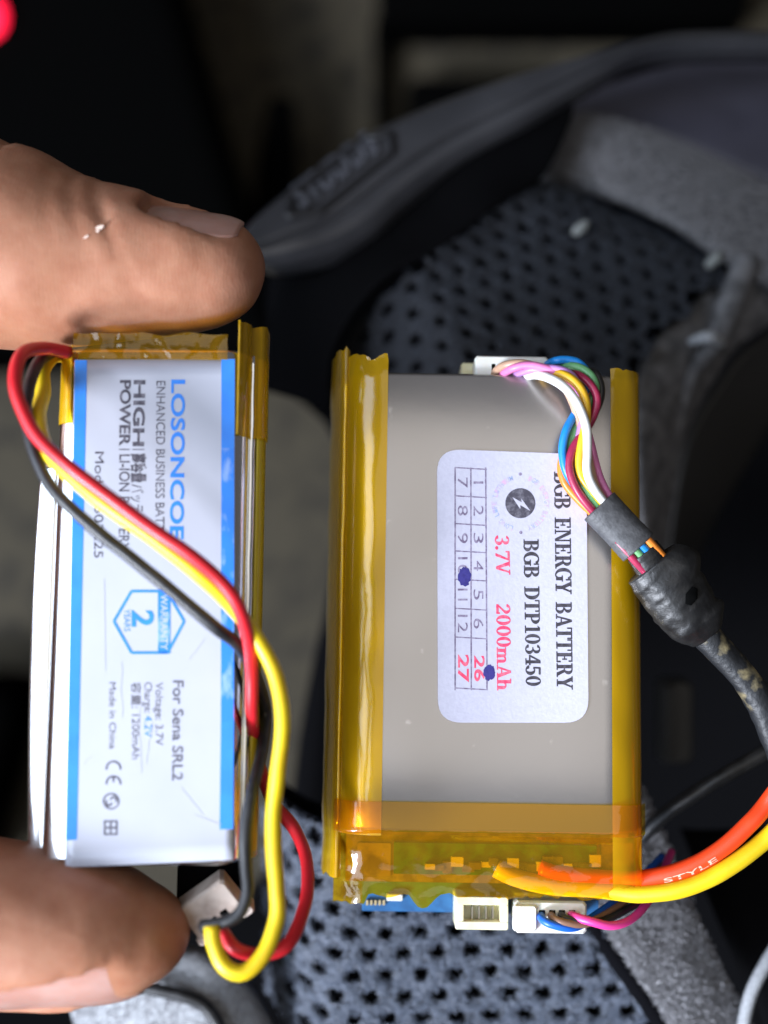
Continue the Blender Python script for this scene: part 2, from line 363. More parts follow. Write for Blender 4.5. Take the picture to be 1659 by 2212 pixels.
def serif(s):
    Vs, Fs, x, n = [], [], 0, 0; k = 0
    for ch in s:
        adv, st = SER[ch]
        for v, f in st:
            k += 1
            for a, b in v: Vs.append(((x+a)/100, b/100, 0.0012*(k % 5)))
            for q in f: Fs.append(tuple(i+n for i in q))
            n += len(v)
        x += adv
    V = np.array(Vs); n = len(V)
    return np.vstack([V, V+np.array([.045, .012, .008]), V+np.array([.022, -.012, .016])]), Fs+[tuple(i+n for i in f) for f in Fs]+[tuple(i+2*n for i in f) for f in Fs]
def lay_text(tm, fr, h, base0, top0, v0, v1, base1=None, keep=False):
    """text running down the photo from v0 to v1, feet at u=base0, tops at u=top0;
    gives local points on the plane local z = h of the frame"""
    V, F = tm; L = V[:, 0].max(); b1 = base0 if base1 is None else base1
    out = []
    for x, y, z in V:
        t = x/L; b = base0+(b1-base0)*t
        p = fr.px(b+(top0-base0)*y, v0+(v1-v0)*t, h); p[2] += z*.6; out.append(p)
    return np.array(out), up_faces(np.array(out), F)
def up_faces(V, F):
    o = []
    for f in F:
        a, b, c = V[f[0]], V[f[1]], V[f[2]]
        nrm = np.zeros(3)
        for i in range(len(f)): nrm += np.cross(V[f[i]], V[f[(i+1) % len(f)]])
        o.append(tuple(f) if nrm[2] >= 0 else tuple(reversed(f)))
    return o
def poly_px(fr, h, pts):
    V = np.array([fr.px(u, v, h) for u, v in pts]); return V, up_faces(V, [tuple(range(len(V)))])
def line_px(fr, h, a, b, wpx):
    a, b = np.array(a, float), np.array(b, float); d = b-a; d /= np.linalg.norm(d); n = np.array([-d[1], d[0]])*wpx/2
    return poly_px(fr, h, [a+n, b+n, b-n, a-n])
def ring_px(fr, h, c, ro, ri, n=40):
    v = []
    for i in range(n):
        a = 2*math.pi*i/n; v += [fr.px(c[0]+ro*math.cos(a), c[1]+ro*math.sin(a), h), fr.px(c[0]+ri*math.cos(a), c[1]+ri*math.sin(a), h)]
    V = np.array(v); F = [(2*i, 2*((i+1) % n), 2*((i+1) % n)+1, 2*i+1) for i in range(n)]
    return V, up_faces(V, F)
def disc_px(fr, h, c, r, n=36, wob=0.0, sx=1.0, sy=1.0, seed=0):
    return poly_px(fr, h, [(c[0]+sx*r*(1+wob*nz(3*math.cos(a)+seed, 3*math.sin(a)))*math.cos(a), c[1]+sy*r*(1+wob*nz(3*math.cos(a)+seed, 3*math.sin(a)))*math.sin(a)) for a in np.linspace(0, 2*math.pi, n, endpoint=False)])
def plate(V2, z0, z1):
    "extrude an outline of local (x, y)"
    n = len(V2); V = [(x, y, z0) for x, y in V2]+[(x, y, z1) for x, y in V2]
    a = sum(V2[i][0]*V2[(i+1) % n][1]-V2[(i+1) % n][0]*V2[i][1] for i in range(n))
    o = list(range(n)) if a > 0 else list(reversed(range(n)))
    F = [tuple(reversed(o)), tuple(i+n for i in o)]
    for i in range(n):
        p, q = o[i], o[(i+1) % n]; F.append((p, q, q+n, p+n))
    return np.array(V, float), F

# ================================================================== BACKGROUND
fl = -420.0
G = np.array([[(x, y, fl) for y in np.linspace(-1200, 1200, 9)] for x in np.linspace(-1200, 1200, 9)])
o = obj('floor', G.reshape(-1, 3), fix_up(G.reshape(-1, 3), grid_faces(9, 9)), M['floor'], smooth=False); o['kind'] = 'structure'
def pb(u0, u1, v0, v1, z0, z1, r):
    a, b = P(u0, v1, z1), P(u1, v0, z1); c = ((a[0]+b[0])/2, (a[1]+b[1])/2, (z0+z1)/2)
    return rounded_box(c, ((b[0]-a[0])/2, (b[1]-a[1])/2, (z1-z0)/2), (r, r, r), 5)
fb = Frame(200, 200, fl)
cab = thing('black_cabinet', fb, 'large black cabinet out of focus behind the fingertip with a red lamp', 'cabinet')
V, F = pb(-420, 395, -700, 760, fl, -330, 12)
sel = V[:, 0] > P(300, 0, -330)[0]; V[sel, 0] += np.clip((P(0, 0, -330)[1]-V[sel, 1])/np.ptp(V[:, 1]), -.3, 1)*70
obj('cabinet_body', V, F, M['matte'], cab)
V, F = rounded_box(P(-26, 36, -326), (6, 7.5, 4), (5.9, 7.4, 3.9), 6)
obj('indicator_lamp', V, F, M['led'], cab, label='glowing red indicator lamp')
fk = Frame(1230, 20, fl)
tf = thing('metal_frame', fk, 'blurred black metal frame along the top edge above the rubber strap', 'frame')
obj('rail', *pb(815, 1625, -90, 38, fl, -385, 4), M['matte'], tf)
obj('post', *pb(806, 834, 30, 330, fl, -400, 3), M['matte'], tf)
o = obj('black_box', *pb(880, 1130, 160, 420, fl, -390, 5), M['matte'], frame=Frame(1000, 260, fl)); props(o, 'small blurred black box on the floor right behind the rubber strap', 'box')
V, F = tube([P(608, 215, -372), P(604, 300, -380), P(596, 420, -385), P(590, 620, -390)], [5, 8.5, 9, 9.5], 16, 30)
o = obj('black_bottle', V, F, M['matte'], frame=Frame(600, 330, fl)); props(o, 'blurred upright black bottle shape between cabinet and rubber strap', 'bottle')
V, F = pb(-260, 38, 1480, 1990, fl, -360, 14)
V[:, 0] += (V[:, 1]-P(0, 1500, -360)[1])*.28
o = obj('dark_bag', V, F, M['matte'], frame=Frame(0, 1700, fl)); props(o, 'dark blurred bag on the floor left of the thumb', 'bag')

# ================================================================== HELMET
fh = Frame(1100, 1200, -60)
hel = thing('helmet', fh, 'upturned helmet with perforated dark padding and grey cloth lining under the batteries', 'helmet')
ys = [75, 190, 270, 370, 480, 540, 620, 700, 790, 860, 910, 1000, 1150, 1300, 1450, 1600, 1750, 1860, 1940, 2010, 2080, 2150, 2420]
xs = [1450, 1200, 1000, 850, 700, 600, 575, 580, 592, 640, 700, 735, 730, 705, 672, 645, 625, 590, 520, 330, 60, -140, -160]
A = [(x, y, -88) for x, y in zip(xs, ys)]; B = [(2000, 40+(y-75)*1.05, -96) for y in ys]
G = loft(A, B, 80, 24, prof=lambda t: -18*np.sin(np.pi*t)); V, F = slab(G, 4); obj('inner_shell', V, fix_up(V, F), M['void'], hel)

# rubber strap with its emblem
top = [(505, 520, -45), (545, 455, -46), (640, 372, -48), (740, 300, -50), (850, 240, -51), (1000, 182, -54), (1150, 135, -56), (1300, 98, -59), (1400, 74, -60), (1500, 60, -61), (1760, 58, -63)]
botm = [(520, 548, -45), (585, 578, -45), (660, 571, -45), (740, 552, -46), (815, 508, -47), (890, 440, -49), (1000, 352, -51), (1150, 262, -53), (1300, 170, -56), (1430, 112, -58), (1760, 104, -60)]
def strap_prof(t):
    a = np.interp(t, [0, .06, .16, .55, .60, .64, .68, .80, .93, 1], [-5, -2.2, 0, 1.2, .8, .1, .9, .8, -.8, -4])
    return a
sa = smooth_path([P(*p) for p in top], 120); sb = smooth_path([P(*p) for p in botm], 120)
tt = np.linspace(0, 1, 48)
G = sa[:, None]*(1-tt)[None, :, None]+sb[:, None]*tt[None, :, None]; G[:, :, 2] += strap_prof(tt)[None]
V, F = slab(G, 2.2); strap = obj('rubber_strap', V, fix_up(V, F), M['rubber'], hel)
ftop = G.reshape(-1, 3)
def on_strap(u, v, h):
    "drop a photo point onto the strap, h above it"
    z = -50.0
    for _ in range(4):
        p = P(u, v, z); d = np.sum((ftop[:, :2]-p[:2])**2, 1); k = np.argsort(d)[:4]; wgt = 1/(d[k]+.02); z = float(np.sum(ftop[k, 2]*wgt)/np.sum(wgt))
    p = P(u, v, z); p[2] += h; return p
hexa = [(622, 470), (630, 424), (790, 302), (842, 290), (846, 332), (690, 458), (622, 470)]
pts = []
for a, b in zip(hexa, hexa[1:]):
    for t in np.linspace(0, 1, 8, endpoint=False): pts.append(on_strap(a[0]+(b[0]-a[0])*t, a[1]+(b[1]-a[1])*t, .10))
pts.append(pts[0])
V, F = tube(pts, .62, 8, 110); obj('emblem_rim', V, F, M['rubber_shaded'], strap)
sans('H'); CAPH = CAP
TM = text_mesh('STUDDS', .03, .16); V = TM[0].copy()/CAPH; Lx = V[:, 0].max()
o0, dx, dy = np.array([652, 452.]), np.array([168, -128.]), np.array([-32, -42.])
W3 = np.array([on_strap(*(o0+dx*(x/Lx)+dy*y*.95), .15+2.2*z) for x, y, z in V])
obj('emblem_lettering', W3, TM[1], M['rubber_lit'], strap, smooth=False)

# perforated padding -----------------------------------------------------------
def inside(poly, x, y):
    c = False; n = len(poly)
    for i in range(n):
        x1, y1 = poly[i]; x2, y2 = poly[(i+1) % n]
        if (y1 > y) != (y2 > y) and x < (x2-x1)*(y-y1)/(y2-y1)+x1: c = not c
    return c
def perforated(fr, outline, pitch, row, hole, rot, hfun, depth=1.7, seed=0):
    "cloth with a lattice of real holes: outline in local mm, hfun(x, y) local height"
    V, F, idx = [], [], {}; ca, sn = math.cos(rot), math.sin(rot); centres = []
    xs_, ys_ = [p[0] for p in outline], [p[1] for p in outline]
    cx, cy_ = (min(xs_)+max(xs_))/2, (min(ys_)+max(ys_))/2; R = max(np.ptp(xs_), np.ptp(ys_))*.75+6
    NR = int(R/row)+1; NC = int(R/pitch)+1
    hexd = [(pitch/2, -row/3), (pitch/2, row/3), (0, 2*row/3), (-pitch/2, row/3), (-pitch/2, -row/3), (0, -2*row/3)]
    per = []
    for i in range(6):
        a, b = hexd[i], hexd[(i+1) % 6]
        for t in (0, 1/3, 2/3): per.append((a[0]+(b[0]-a[0])*t, a[1]+(b[1]-a[1])*t))
    def vid(x, y, dz, share):
        k = (round(x, 2), round(y, 2)) if share else None
        if share and k in idx: return idx[k]
        V.append((x, y, hfun(x, y)+dz)); i = len(V)-1
        if share: idx[k] = i
        return i
    for r in range(-NR, NR+1):
        for c in range(-NC, NC+1):
            lx = (c+(.5 if r % 2 else 0))*pitch; ly = r*row
            x = cx+lx*ca-ly*sn; y = cy_+lx*sn+ly*ca
            if not inside(outline, x, y): continue
            j = [(.24*nz(x*.9, y*.9, seed+k)) for k in range(4)]; centres.append((x, y))
            rings = []
            n = len(per)
            for k, (f, dz) in enumerate([(1, 0), (.55, .10), (0, .0), (-.10, -.25), (-.16, -.8), (-.1, -depth)]):
                ring = []
                for q in per:
                    th = math.atan2(q[1], q[0]); ex, ey = hole[0]*(1+j[0])*math.cos(th), hole[1]*(1+j[1])*math.sin(th)
                    if f == 1: px_, py_ = q
                    elif f > 0: px_, py_ = ex+(q[0]-ex)*f, ey+(q[1]-ey)*f
                    else: px_, py_ = ex*(1-f*-1), ey*(1-f*-1)
                    if f < 1: px_ += j[2]*.6; py_ += j[3]*.6
                    if 0 <= f < 1: dz2 = dz+.10*nz((x+px_)*2.2, (y+py_)*2.2, seed+9)
                    else: dz2 = dz
                    ring.append(vid(x+px_*ca-py_*sn, y+px_*sn+py_*ca, dz2, f == 1))
                rings.append(ring)
            for a, b in zip(rings, rings[1:]):
                for i in range(n):
                    k = (i+1) % n; F.append((a[i], a[k], b[k], b[i]))
    return np.array(V), F, centres
def fibres(fr, spots, hfun, n, length, width, lift, seed, avoid=None, hole=None):
    "short curled fibres standing on a cloth: spots(rng) gives local x, y"
    r = np.random.default_rng(seed); V, F = [], []
    for _ in range(n):
        q = spots(r)
        if q is None: continue
        x, y = q; a = r.random()*2*math.pi; l = length*(.5+r.random()); c = np.array([math.cos(a), math.sin(a), 0]); sd = np.array([-c[1], c[0], 0])*width*(.6+.8*r.random())
        b = np.array([x, y, hfun(x, y)]); h = lift*(.4+r.random()); k = len(V)
        bend = r.normal(size=3)*.25*length; bend[2] = 0
        pts_ = [b-c*l*.5+np.array([0, 0, -.05]), b+np.array([0, 0, h])+bend, b+c*l*.5+np.array([0, 0, h*.3])]
        for p in pts_: V += [p-sd, p+sd]
        F += [(k, k+1, k+3, k+2), (k+2, k+3, k+5, k+4)]
    return np.array(V), F
def pad(fr, outline_px, pitch, row, hole, rot, hfun, seed, nf, label):
    out = [tuple(fr.px(u, v)[:2]) for u, v in outline_px]
    V, F, cs = perforated(fr, out, pitch, row, hole, rot, hfun, seed=seed)
    p = obj('perforated_padding', fr.w(V), F, M['knit'], hel, label=label)
    cs = np.array(cs); ca, sn = math.cos(rot), math.sin(rot)
    def spots(r):
        c = cs[r.integers(len(cs))]; lx, ly = (r.random()-.5)*pitch, (r.random()-.5)*row*1.33
        if (lx/(hole[0]*1.05))**2+(ly/(hole[1]*1.05))**2 < 1: return None
        return c[0]+lx*ca-ly*sn, c[1]+lx*sn+ly*ca
    V, F = fibres(fr, spots, lambda x, y: hfun(x, y)+.20, nf, 1.1, .024, .42, seed)
    f = obj('fibre', fr.w(V), F, M['fibre'] if seed == 5 else M['fibre_dark'], p, kind='stuff', smooth=False)
    # black foam below the holes
    nx = 40; x0, x1 = min(a for a, _ in out), max(a for a, _ in out); y0, y1 = min(b for _, b in out), max(b for _, b in out)
    gx, gy = np.linspace(x0-2, x1+2, nx), np.linspace(y0-2, y1+2, nx)
    ok = [[inside([((a-(x0+x1)/2)*1.04+(x0+x1)/2, (b-(y0+y1)/2)*1.04+(y0+y1)/2) for a, b in out], x, y) for y in gy] for x in gx]
    V = np.array([(x, y, hfun(x, y)-1.55) for x in gx for y in gy]); F = []
    for i in range(nx-1):
        for j in range(nx-1):
            if ok[i][j] and ok[i+1][j] and ok[i][j+1] and ok[i+1][j+1]: F.append((i*nx+j, (i+1)*nx+j, (i+1)*nx+j+1, i*nx+j+1))
    n = len(V); V = np.vstack([V, V-np.array([0, 0, 6])]); F = F+[tuple(q+n for q in f_[::-1]) for f_ in F]
    obj('foam_backing', fr.w(V), F, M['under'], p)
    return p
fu = Frame(1150, 620, -45, rx=-24, ry=4)
rd0 = fu.px(1185, 365); rd1 = fu.px(1600, 560); rdd = (rd1-rd0)[:2]/np.linalg.norm((rd1-rd0)[:2]); rdn = np.array([-rdd[1], rdd[0]])
def h_up(x, y):
    d = -((x-rd0[0])*rdn[0]+(y-rd0[1])*rdn[1])      # distance below the upper right seam
    h = -3.2*max(0, 1-d/8)**2
    lx = (x-fu.px(980, 700)[0])+.45*(y-fu.px(980, 700)[1]); h -= .16*(-lx)**1.8 if lx < 0 else 0
    return h+.5*nz(x*.12, y*.12, 3)
pad(fu, [(770, 800), (745, 690), (820, 610), (950, 530), (1070, 435), (1172, 340), (1310, 355), (1470, 420), (1635, 540), (1500, 650), (1400, 740), (1330, 860), (1000, 900), (860, 900), (800, 850)],
    4.0, 2.75, (.94, .94), math.radians(-33), h_up, 1, 5000, 'blurred upper padding behind the batteries')
flp = Frame(980, 2060, -21, rx=4)
xl0 = flp.px(770, 2050)[0]
def h_lo(x, y):
    h = .4*nz(x*.15, y*.15, 7)
    if x < xl0: h -= .16*(xl0-x)**1.9
    return h
pad(flp, [(560, 1800), (560, 2260), (1480, 2300), (1390, 2150), (1290, 2010), (1180, 1840), (900, 1800)],
    4.02, 2.6, (1.06, 1.54), math.radians(2), h_lo, 5, 26000, 'sharp lower padding under the sockets')

# cloth panels, piping and shell around the pads
def panel(name, A, B, m, label=None, nu=40, nv=18, bulge=2.5, thick=3, wob=0.3, ws=.15, soft=.6, edge=0):
    G = loft(A, B, nu, nv, prof=lambda t: bulge*np.sin(np.pi*np.clip(t, 0, 1))**soft-edge*(np.exp(-t/.05)+np.exp(-(1-t)/.05)))
    for i in range(nu):
        for j in range(nv): G[i, j, 2] += wob*nz(G[i, j, 0]*ws, G[i, j, 1]*ws, len(name))
    V, F = slab(G, thick); o = obj(name, V, fix_up(V, F), m, hel, label=label); return o, G
def grid_fuzz(G, n, length, width, lift, seed, m, parent):
    nu, nv = G.shape[:2]
    def pt(r):
        i, j = r.random()*(nu-1.01), r.random()*(nv-1.01); a, b = int(i), int(j); s, t = i-a, j-b
        return (G[a, b]*(1-s)+G[a+1, b]*s)*(1-t)+(G[a, b+1]*(1-s)+G[a+1, b+1]*s)*t
    cur = {}
    def spots(r):
        cur['z'] = None; p = pt(r); cur['z'] = p[2]; return p[0], p[1]
    V, F = fibres(None, spots, lambda x, y: cur['z'], n, length, width, lift, seed)
    obj('fibre', V, F, m, parent, kind='stuff', smooth=False)
p_, G_ = panel('lining_cloth', [(1160, 310, -80), (1195, 268, -71), (1240, 236, -67), (1400, 268, -64), (1659, 385, -60), (1760, 430, -60)], [(1150, 378, -74), (1196, 386, -63), (1300, 414, -55), (1444, 474, -51), (1594, 572, -48), (1760, 665, -48)], M['cloth'], 'grey brushed cloth', bulge=.8, thick=1.0, soft=1.4, edge=2.2, nv=30)
grid_fuzz(G_, 9000, .7, .035, .3, 11, M['fuzz'], p_)
panel('smooth_panel', [(1185, 232, -80), (1330, 178, -80), (1480, 135, -80), (1760, 85, -80)], [(1195, 262, -69), (1400, 282, -67), (1659, 395, -63), (1760, 440, -63)], M['leather'], bulge=2)
panel('side_cloth', [(1600, 560, -52), (1500, 655, -50), (1400, 760, -46), (1375, 900, -44), (1380, 1050, -46), (1385, 1200, -50)], [(1760, 640, -58), (1600, 745, -56), (1545, 820, -56), (1490, 920, -56), (1460, 1050, -58), (1440, 1200, -60)], M['cloth_dark'], 'dark grey cloth strip beside the padding', bulge=2)
panel('trim_panel', [(1760, 655, -62), (1620, 750, -60), (1560, 825, -60), (1500, 925, -60), (1465, 1060, -62), (1440, 1250, -64)], [(1900, 700, -74), (1700, 880, -74), (1620, 1000, -76), (1560, 1100, -76), (1520, 1180, -78), (1480, 1300, -80)], M['plastic'], bulge=1)
V, F = tube([P(1615, 560, -49), P(1578, 650, -47), P(1545, 735, -47), P(1500, 800, -49), P(1474, 880, -51), P(1455, 980, -53), P(1446, 1080, -55)], [1.6, 1.8, 1.5, .8, .8, .8, .8], 12, 50); obj('piping', V, F, M['cloth_dark'], hel)
V, F = tube([P(1490, 738, -46), P(1530, 728, -44), P(1560, 742, -46)], [.5, .9, .5], 10, 20); obj('snap_tab', V, F, M['silver'], hel)
panel('black_lining', [(545, 835, -62), (575, 720, -60), (650, 560, -56), (860, 455, -53), (1010, 345, -54), (1140, 255, -58), (1238, 196, -61)], [(712, 882, -45), (722, 750, -44), (820, 610, -42), (960, 525, -43), (1080, 437, -46), (1176, 376, -51), (1236, 258, -57)], M['void'], bulge=.5, thick=1.5, nu=60)  # added black sheet standing in for the shade between strap and cloth
p_, G_ = panel('loop_cloth', [(1190, 1850, -22), (1285, 1985, -21), (1340, 2065, -20), (1395, 2140, -19), (1470, 2260, -18)], [(1390, 1700, -26), (1455, 1850, -24), (1510, 1990, -23), (1560, 2090, -22), (1640, 2260, -21)], M['loop'], 'grey fuzzy loop cloth', nu=50, bulge=1.5, wob=.5, ws=.3)
grid_fuzz(G_, 9000, .75, .045, .5, 12, M['fuzz'], p_)
V, F = tube([P(1170, 1840, -23), P(1278, 1990, -21.6), P(1335, 2072, -20.6), P(1392, 2150, -19.6), P(1470, 2270, -18.6)], 1.25, 10, 50); obj('seam_edge', V, F, M['under'], hel)
V, F = tube([P(1700, 2010, -22), P(1650, 2090, -20), P(1618, 2160, -19), P(1596, 2270, -18)], .75, 10, 30); obj('piping', V, F, M['silver'], hel, label='pale grey piping at the lower right corner')
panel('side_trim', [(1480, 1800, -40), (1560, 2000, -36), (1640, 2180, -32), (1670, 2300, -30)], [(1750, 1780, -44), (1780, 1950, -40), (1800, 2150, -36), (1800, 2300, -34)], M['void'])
p_, G_ = panel('ear_pad', [(150, 2175, -30), (260, 2088, -27), (400, 2062, -25), (480, 2088, -25), (545, 2150, -26), (605, 2250, -28)], [(225, 2280, -27), (300, 2290, -26), (380, 2300, -25), (450, 2310, -25), (520, 2320, -26), (600, 2330, -28)], M['silver'], 'silver grey cloth pad with a dark cord', bulge=2)
grid_fuzz(G_, 3500, .6, .03, .25, 13, M['fuzz'], p_)
V, F = tube([P(240, 2108, -23.5), P(310, 2132, -22.6), P(390, 2150, -22.2), P(440, 2172, -22.2), P(470, 2212, -22.2), P(490, 2270, -22.4)], .75, 10, 50); obj('cord', V, F, M['wire_black'], p_)
# buckle half hidden right of the amber battery
V, F = join([box(*sorted((P(1428, 0, -55)[0], P(1500, 0, -55)[0])), *sorted((P(0, 1652, -55)[1], P(0, 1470, -55)[1])), -60, -55, .8), box(*sorted((P(1440, 0, -53)[0], P(1462, 0, -53)[0])), *sorted((P(0, 1640, -53)[1], P(0, 1480, -53)[1])), -55, -53.5, .5)])
o = obj('buckle', V, F, M['plastic'], hel, smooth=False)
for i, (u, v, z, r, lab) in enumerate([(1255, 492, -47.5, 1.15, 'small pale crumb on the upper padding below the grey cloth'), (1542, 562, -49.5, 1.2, 'small pale crumb at the right corner of the upper padding')]):
    V, F = rounded_box((0, 0, 0), (r*1.25, r*.62, r*.5), (r*1.1, r*.55, r*.45), 4)
    V = np.array([p*(1+.25*nz(p[0]*1.3+i*5, p[1]*1.3, p[2])) for p in V]); a = math.radians(40)
    V = np.stack([V[:, 0]*math.cos(a)-V[:, 1]*math.sin(a), V[:, 0]*math.sin(a)+V[:, 1]*math.cos(a), V[:, 2]], 1)+P(u, v, z)
    o = obj('crumb', V, F, M['crumb'], frame=Frame(u, v, z)); props(o, lab, 'crumb')

# ================================================================== AMBER TAPED BATTERY (right)
fr = Frame(1041, 1290, 0, rx=-6.5, ry=0, rz=-.9)
bat = thing('lithium_battery', fr, 'grey battery wrapped in amber tape with pale sticker, right of the other one', 'battery', 'lithium batteries')
xl, xr = fr.px(742, 1290, -2)[0], fr.px(1384, 1290, -2)[0]; yt, yb = fr.px(1040, 800, 0)[1], fr.px(1040, 1806, 0)[1]; TH = 9.4
V, F = rounded_box(((xl+xr)/2, (yt+yb)/2, -TH/2), ((xr-xl)/2, (yt-yb)/2, TH/2), (4.2, .7, 2.9), 8)
for k in range(len(V)): V[k, 2] += (.05*nz(V[k, 0]*.15, V[k, 1]*.15, 2) if V[k, 2] > -3 else 0)
pouch = obj('pouch', V, F, M['foil'], bat, world=False)
# sealed seam folded up along the left flank
def fold(xs_, zs_, y0, y1, n=60, wob=.12, seed=0):
    G = np.zeros((n, len(xs_), 3))
    for i, y in enumerate(np.linspace(y0, y1, n)):
        for j, (x, z) in enumerate(zip(xs_, zs_)): G[i, j] = (x+wob*nz(y*.25, j*.4, seed), y, z+wob*nz(y*.25, j*.4, seed+4))
    return G
G = fold([xl+.25, xl-.05, xl-.35, xl-.9, xl-1.5, xl-1.8], [-4, -2.4, -2.5, -4.0, -6.4, -8.8], yt-.4, yb+.3)
V, F = slab(G, .12, (0, 0, -1)); obj('seal_flap', V, fix_up(V, F), M['bright_foil'], bat, world=False)
def arc_pts(cx, cz, rx, rz, a0, a1, n): return [(cx+rx*math.cos(a), cz+rz*math.sin(a)) for a in np.radians(np.linspace(a0, a1, n))]
def tape_strip(prof, y0f, y1f, m, ny=70, wr=.08, seed=0, crumple=None, th=.05):
    "film following a cross profile of local (x, z); y0f / y1f give both ends for each profile point"
    n = len(prof); G = np.zeros((ny, n, 3)); s = np.linspace(0, 1, n)
    for j, (x, z) in enumerate(prof):
        a, b = y0f(s[j]), y1f(s[j])
        for i, t in enumerate(np.linspace(0, 1, ny)):
            y = a+(b-a)*t; wz = wr*nz(x*.5, y*.22, seed)
            p = np.array([x, y, z+wz])
            if crumple is not None: p += crumple(x, y, s[j])
            G[i, j] = p
    V = G.reshape(-1, 3); F = grid_faces(*G.shape[:2]); return obj('tape_strip', V, fix_up(V, F), m, bat, world=False)
off = .09
xi = fr.px(840, 1290, 0)[0]
prof = [p for p in arc_pts(xl+4.2, -2.9, 4.2+off, 2.9+off, 90, 180, 24) if p[0] < xi+.1]+[(xl-off, -4.5), (xl-off, -7)]
ragged = lambda s, seed, a: a*(nz(s*7, seed)+.5*nz(s*19, seed+3))
ycr = lambda x, y, s: np.array([.25*nz(y*1.1, x*.7, 5), 0, -.35+.7*nz(x*.9, y*1.2, 6)])*np.clip((y-yt+.2)/1.4, 0, 1)
ytp = fr.px(780, 764, 0)[1]
tape_strip(prof, lambda s: yb-.1, lambda s: ytp+.35*math.cos(s*9+1.2)+ragged(s, 1, .35), M['tape'], seed=1, crumple=ycr)
prof = [(xl+.2, -3.0), (xl+.02, -2.25), (xl-.2, -2.1), (xl-.5, -2.4), (xl-.85, -3.3), (xl-1.25, -4.6), (xl-1.6, -6), (xl-1.85, -7.5), (xl-2.0, -8.9)]
tape_strip(prof, lambda s: yb-4.6+ragged(s, 7, .6), lambda s: fr.px(730, 757, -3)[1]+ragged(s, 2, .5), M['tape'], seed=2, wr=.22, crumple=lambda x, y, s: np.array([.12*nz(y*.3, s*3, 8), 0, 0]))
xi = fr.px(1318, 1290, 0)[0]
prof = [p for p in arc_pts(xr-4.2, -2.9, 4.2+off, 2.9+off, 90, 0, 24) if p[0] > xi]+[(xr+off, -4.5), (xr+off, -7)]
tape_strip(prof, lambda s: yb-4.8+ragged(s, 4, .3), lambda s: fr.px(1340, 796, 0)[1]+ragged(s, 3, .2), M['tape'], seed=3, crumple=lambda x, y, s: np.array([.2*nz(y*1.5, x, 5), 0, .5*nz(x*.9, y*1.4, 16)])*np.clip((y-yt+.6)/1.2, 0, 1))
# terrace, protection board and what sits on it, under the end tape
y_end = fr.px(1040, 1912, -5)[1]
obj('terrace', *box(xl+.6, xr-.6, y_end, yb+.6, -6.6, -6.1, .1), M['terrace'], bat, world=False, smooth=False)
g0, g1 = fr.px(850, 1888, -5), fr.px(1290, 1826, -5)
pcb = obj('protection_board', *box(g0[0], g1[0], g0[1], g1[1], -6.05, -5.1, .08), M['board_green'], bat, world=False, smooth=False)
for i in range(19):
    x = g0[0]+3.6+i*.93+.3*random.random(); y = g0[1]+.7+1.1*random.random(); a, b = .35+.35*random.random(), .3+.4*random.random()
    obj('component', *box(x-a, x+a, y-b, y+b, -5.08, -4.75+.75*random.random(), .1), M['chip'] if i % 3 else M['solder'], pcb, world=False, smooth=False)
for (a, b) in ((770, 846), (1300, 1372)):
    p0, p1 = fr.px(a, 1896, -5), fr.px(b, 1822, -5); obj('foil_tab', *box(p0[0], p1[0], p0[1], p1[1], -6.0, -5.6, .1), M['terrace'], bat, world=False, smooth=False)
# end tape: flat on the cell, then sloping down over the board
def end_tape():
    ya, yb2, yc = fr.px(1040, 1735, 0)[1], yb+.15, fr.px(1040, 1934, -4)[1]
    X = np.linspace(xl-.6, xr+.35, 70); G = []
    for i, x in enumerate(X):
        row = []; s = i/69
        endy = yc+.5*nz(x*.5, 3)+.35*nz(x*1.7, 8)-(.9 if x < xl+2.8 else 0)-(1.2*math.exp(-((x-fr.px(935, 0, 0)[0])/1.0)**2))+.45*(1 if x > xr-1 else 0)
        for t in np.linspace(0, 1, 44):
            if t < .3: y = ya+(yb2-ya)*t/.3; z = .17
            else:
                q = (t-.3)/.7; y = yb2+(endy-yb2)*q; z = .17-2.95*(1-math.exp(-q*6))-.45*q+.25*nz(x*.55, y*.7, 4)*min(1, q*3)
            e = min(max((xl+3.0-x)/3.3, 0), 1); e2 = min(max((x-xr+3.0)/3.2, 0), 1)
            z -= 2.7*(1-math.sqrt(max(0, 1-min(e, .995)**2)))+2.7*(1-math.sqrt(max(0, 1-min(e2, .995)**2)))
            row.append((x, y, z))
        G.append(row)
    G = np.array(G); V = G.reshape(-1, 3); F = grid_faces(*G.shape[:2]); obj('tape_strip', V, fix_up(V, F), M['tape2'], bat, world=False)
end_tape()
# the sticker
def sticker_outline(uv, rad):
    (u0, v0), (u1, v1), (u2, v2), (u3, v3) = uv; pts_ = []
    c = [np.array(p, float) for p in uv]
    for i in range(4):
        p, a, b = c[i], c[i-1], c[(i+1) % 4]; da = (a-p)/np.linalg.norm(a-p); db = (b-p)/np.linalg.norm(b-p)
        for t in np.linspace(0, 1, 9):
            q = p+da*rad*(1-t)**2+db*rad*t**2; pts_.append(q)
    return pts_
out = [fr.px(*q, .12)[:2] for q in sticker_outline([(944, 970), (1266, 982), (1271, 1561), (946, 1561)], 52)]
sticker = obj('sticker', *plate(out, .12, .21), M['paper'], bat, world=False, smooth=False)
HS = .222
def st(tm, m, name='lettering'): return obj(name, tm[0], tm[1], m, sticker, world=False, smooth=False)
st(lay_text(serif('BGB ENERGY BATTERY'), fr, HS, 1197, 1231, 1018, 1490, 1203), M['ink'])
st(lay_text(serif('BGB DTP103450'), fr, HS, 1131, 1163, 1164, 1482, 1136), M['ink'])
st(lay_text(serif('3.7V'), fr, HS, 1069, 1099, 1156, 1242, 1072), M['red_ink'])
st(lay_text(serif('2000mAh'), fr, HS, 1072, 1102, 1304, 1492, 1074), M['red_ink'])
